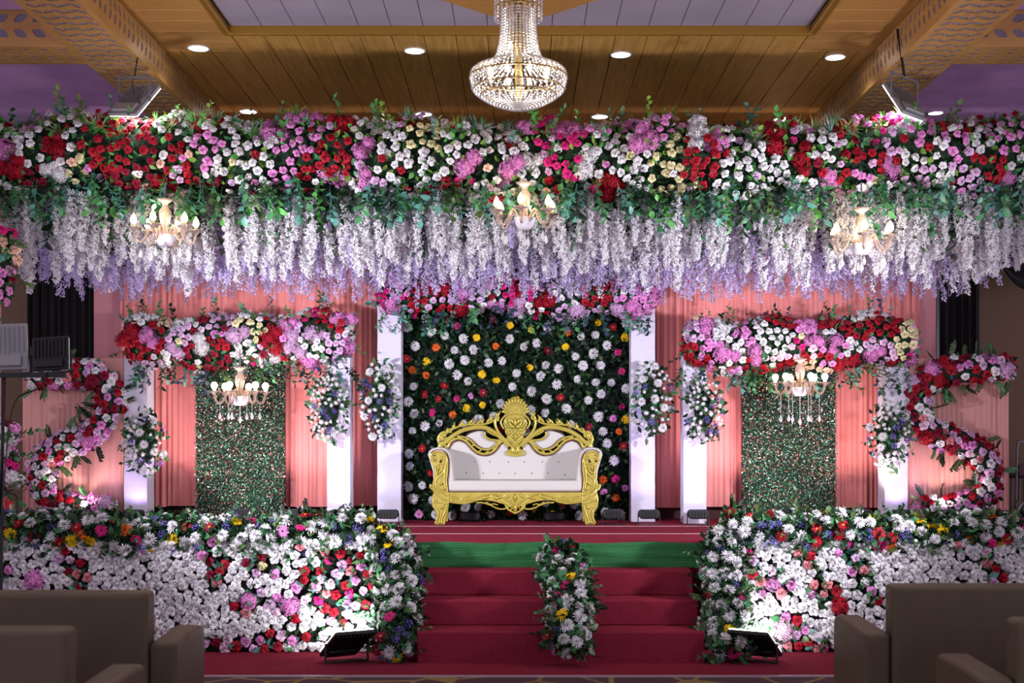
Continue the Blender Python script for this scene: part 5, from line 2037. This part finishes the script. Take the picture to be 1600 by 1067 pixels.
# ================================================================== SMALL THINGS
# fire extinguisher at the left edge of the stage
x, y = PX(12, 11.9), 11.9
t = thing('fire_extinguisher', 'red fire extinguisher with a white label standing at the left edge', 'extinguisher', (x, y, STAGE))
MB().lathe([(.055, 0), (.06, .02), (.06, .27), (.05, .32), (.022, .345), (.018, .36)], (x, y, STAGE), 20).build('cylinder', mat('extinguisher_red', '#b3202a', .3), t, smooth=True)
MB().lathe([(.0608, .09), (.0608, .23)], (x, y, STAGE), 20, cap=False).build('label_band', mat('label_white', '#d6dae4', .5), t, smooth=True)
MB().lathe([(.0612, .20), (.0612, .23)], (x, y, STAGE), 20, cap=False).build('label_stripe', mat('label_blue', '#2c3f86', .5), t, smooth=True)
mb = MB()
mb.prism([(x - .014, STAGE + .155), (x + .014, STAGE + .155), (x, STAGE + .185)], y - .0625, y - .061)
mb.box(x - .014, x + .014, y - .0625, y - .061, STAGE + .11, STAGE + .14)
mb.build('label_symbol', mat('label_blue', '#2c3f86', .5), t)
mb = MB().box(x - .012, x + .012, y - .02, y + .02, STAGE + .36, STAGE + .40).box(x - .01, x + .01, y - .03, y + .10, STAGE + .40, STAGE + .41).box(x - .01, x + .01, y - .0, y + .10, STAGE + .365, STAGE + .375)
mb.build('valve', M_BLACK, t)
MB().tube(spline([(x + .015, y, STAGE + .38), (x + .075, y, STAGE + .36), (x + .09, y, STAGE + .28), (x + .085, y, STAGE + .12)], 5), .009, 7).build('hose', M_BLACKP, t, smooth=True)

# stacked banquet chairs at the right edge
M_MAUVE = mat('mauve_frame', '#8d7f8c', .4, metal=.3)
M_MAUVE2 = mat('brown_upholstery', '#5a4348', .8)
for k in range(3):
    x = PX(1600, 14.45) + .02 + .085 * k
    y = 14.25 + .0 * k
    zz = STAGE + .075 * k - .03 * k
    t = thing('stacked_chair', ['lowest mauve-framed chair of the stack at the right edge', 'middle mauve-framed chair of the stack at the right edge', 'topmost mauve-framed chair of the stack at the right edge'][k], 'chair', (x, y, STAGE), 'stacked chairs')
    o = .0 - .02 * k
    z0 = STAGE + .075 * k
    top = PZ(690, 14.3) - STAGE - .075 * k - .045 * k
    mb = MB()
    mb.tube(spline([(x - .18, y + .02, STAGE), (x - .18, y, STAGE + .5), (x - .18, y - .02, STAGE + top - .05), (x - .13, y - .02, STAGE + top), (x + .13, y - .02, STAGE + top), (x + .18, y - .02, STAGE + top - .05), (x + .18, y, STAGE + .5), (x + .18, y + .02, STAGE)], 5), .013, 8)
    mb.build('back_frame', M_MAUVE, t, smooth=True)
    MB().box(x - .165, x + .165, y - .03 - .002 * k, y - .008, STAGE + top * .55, STAGE + top * .72).build('back_panel', M_MAUVE2, t, bevel=.01)
    for j in range(3):
        MB().box(x - .11 + j * .1, x - .08 + j * .1, y - .025, y - .01, STAGE + top * .18, STAGE + top * .55).build('slat', M_MAUVE, t, bevel=.004)
    MB().box(x - .18, x + .18, y + .04, y + .42, STAGE + .44 + .045 * k, STAGE + .48 + .045 * k).build('seat', M_MAUVE2, t, bevel=.012)
    for sx in (-1, 1):
        MB().tube([(x + sx * .17, y + .40, STAGE), (x + sx * .17, y + .38, STAGE + .45 + .045 * k)], .011, 6).build('leg', M_MAUVE, t)

# black bag and grey cable behind the right flower border
x0, x1 = PX(1506, 11.6), PX(1588, 11.6)
t = thing('equipment_bag', 'long black equipment bag with a strap handle behind the right flower border', 'bag', ((x0 + x1) / 2, 11.6, STAGE))
mb = MB()
pr = []
nb = 24
for i in range(nb + 1):
    s = i / nb
    pr.append((x0 + (x1 - x0) * s, .115 * (1 - abs(2 * s - 1) ** 6) ** .5 * (1 + .06 * math.sin(s * 9)) + .005))
V, F = [], []
for (xx, r) in pr:
    for k in range(12):
        w = 2 * PI * k / 12
        V.append((xx, 11.6 + r * 1.1 * math.cos(w), STAGE + .12 + r * math.sin(w)))
for i in range(nb):
    for k in range(12):
        F.append((i * 12 + k, i * 12 + (k + 1) % 12, (i + 1) * 12 + (k + 1) % 12, (i + 1) * 12 + k))
F += [tuple(range(12))[::-1], tuple(nb * 12 + k for k in range(12))]
mb.add(V, F).build('body', mat('black_nylon', '#0e0d12', .8, bump=(12, .5)), t, smooth=True)
MB().tube(spline([(x0 + .08, 11.55, STAGE + .2), (x0 + .12, 11.55, STAGE + .27), (x0 + .2, 11.55, STAGE + .26), (x0 + .27, 11.55, STAGE + .21)], 6), .009, 6).build('handle', M_BLACK, t, smooth=True)
t = MB().tube(spline([(PX(1588, 11.45), 11.45, STAGE + .01), (PX(1588, 11.45), 11.45, STAGE + .18), (PX(1594, 11.45), 11.45, STAGE + .28), (PX(1606, 11.45), 11.45, STAGE + .32), (PX(1625, 11.45), 11.45, STAGE + .2), (PX(1630, 11.45), 11.45, STAGE + .01)], 6), .006, 7).build('cable_loop', mat('grey_cable', '#9a97a2', .4), None, smooth=True, shift=(PX(1606, 11.45), 11.45, STAGE))
tag(t, 'grey cable looping up beside the black equipment bag', 'cable')
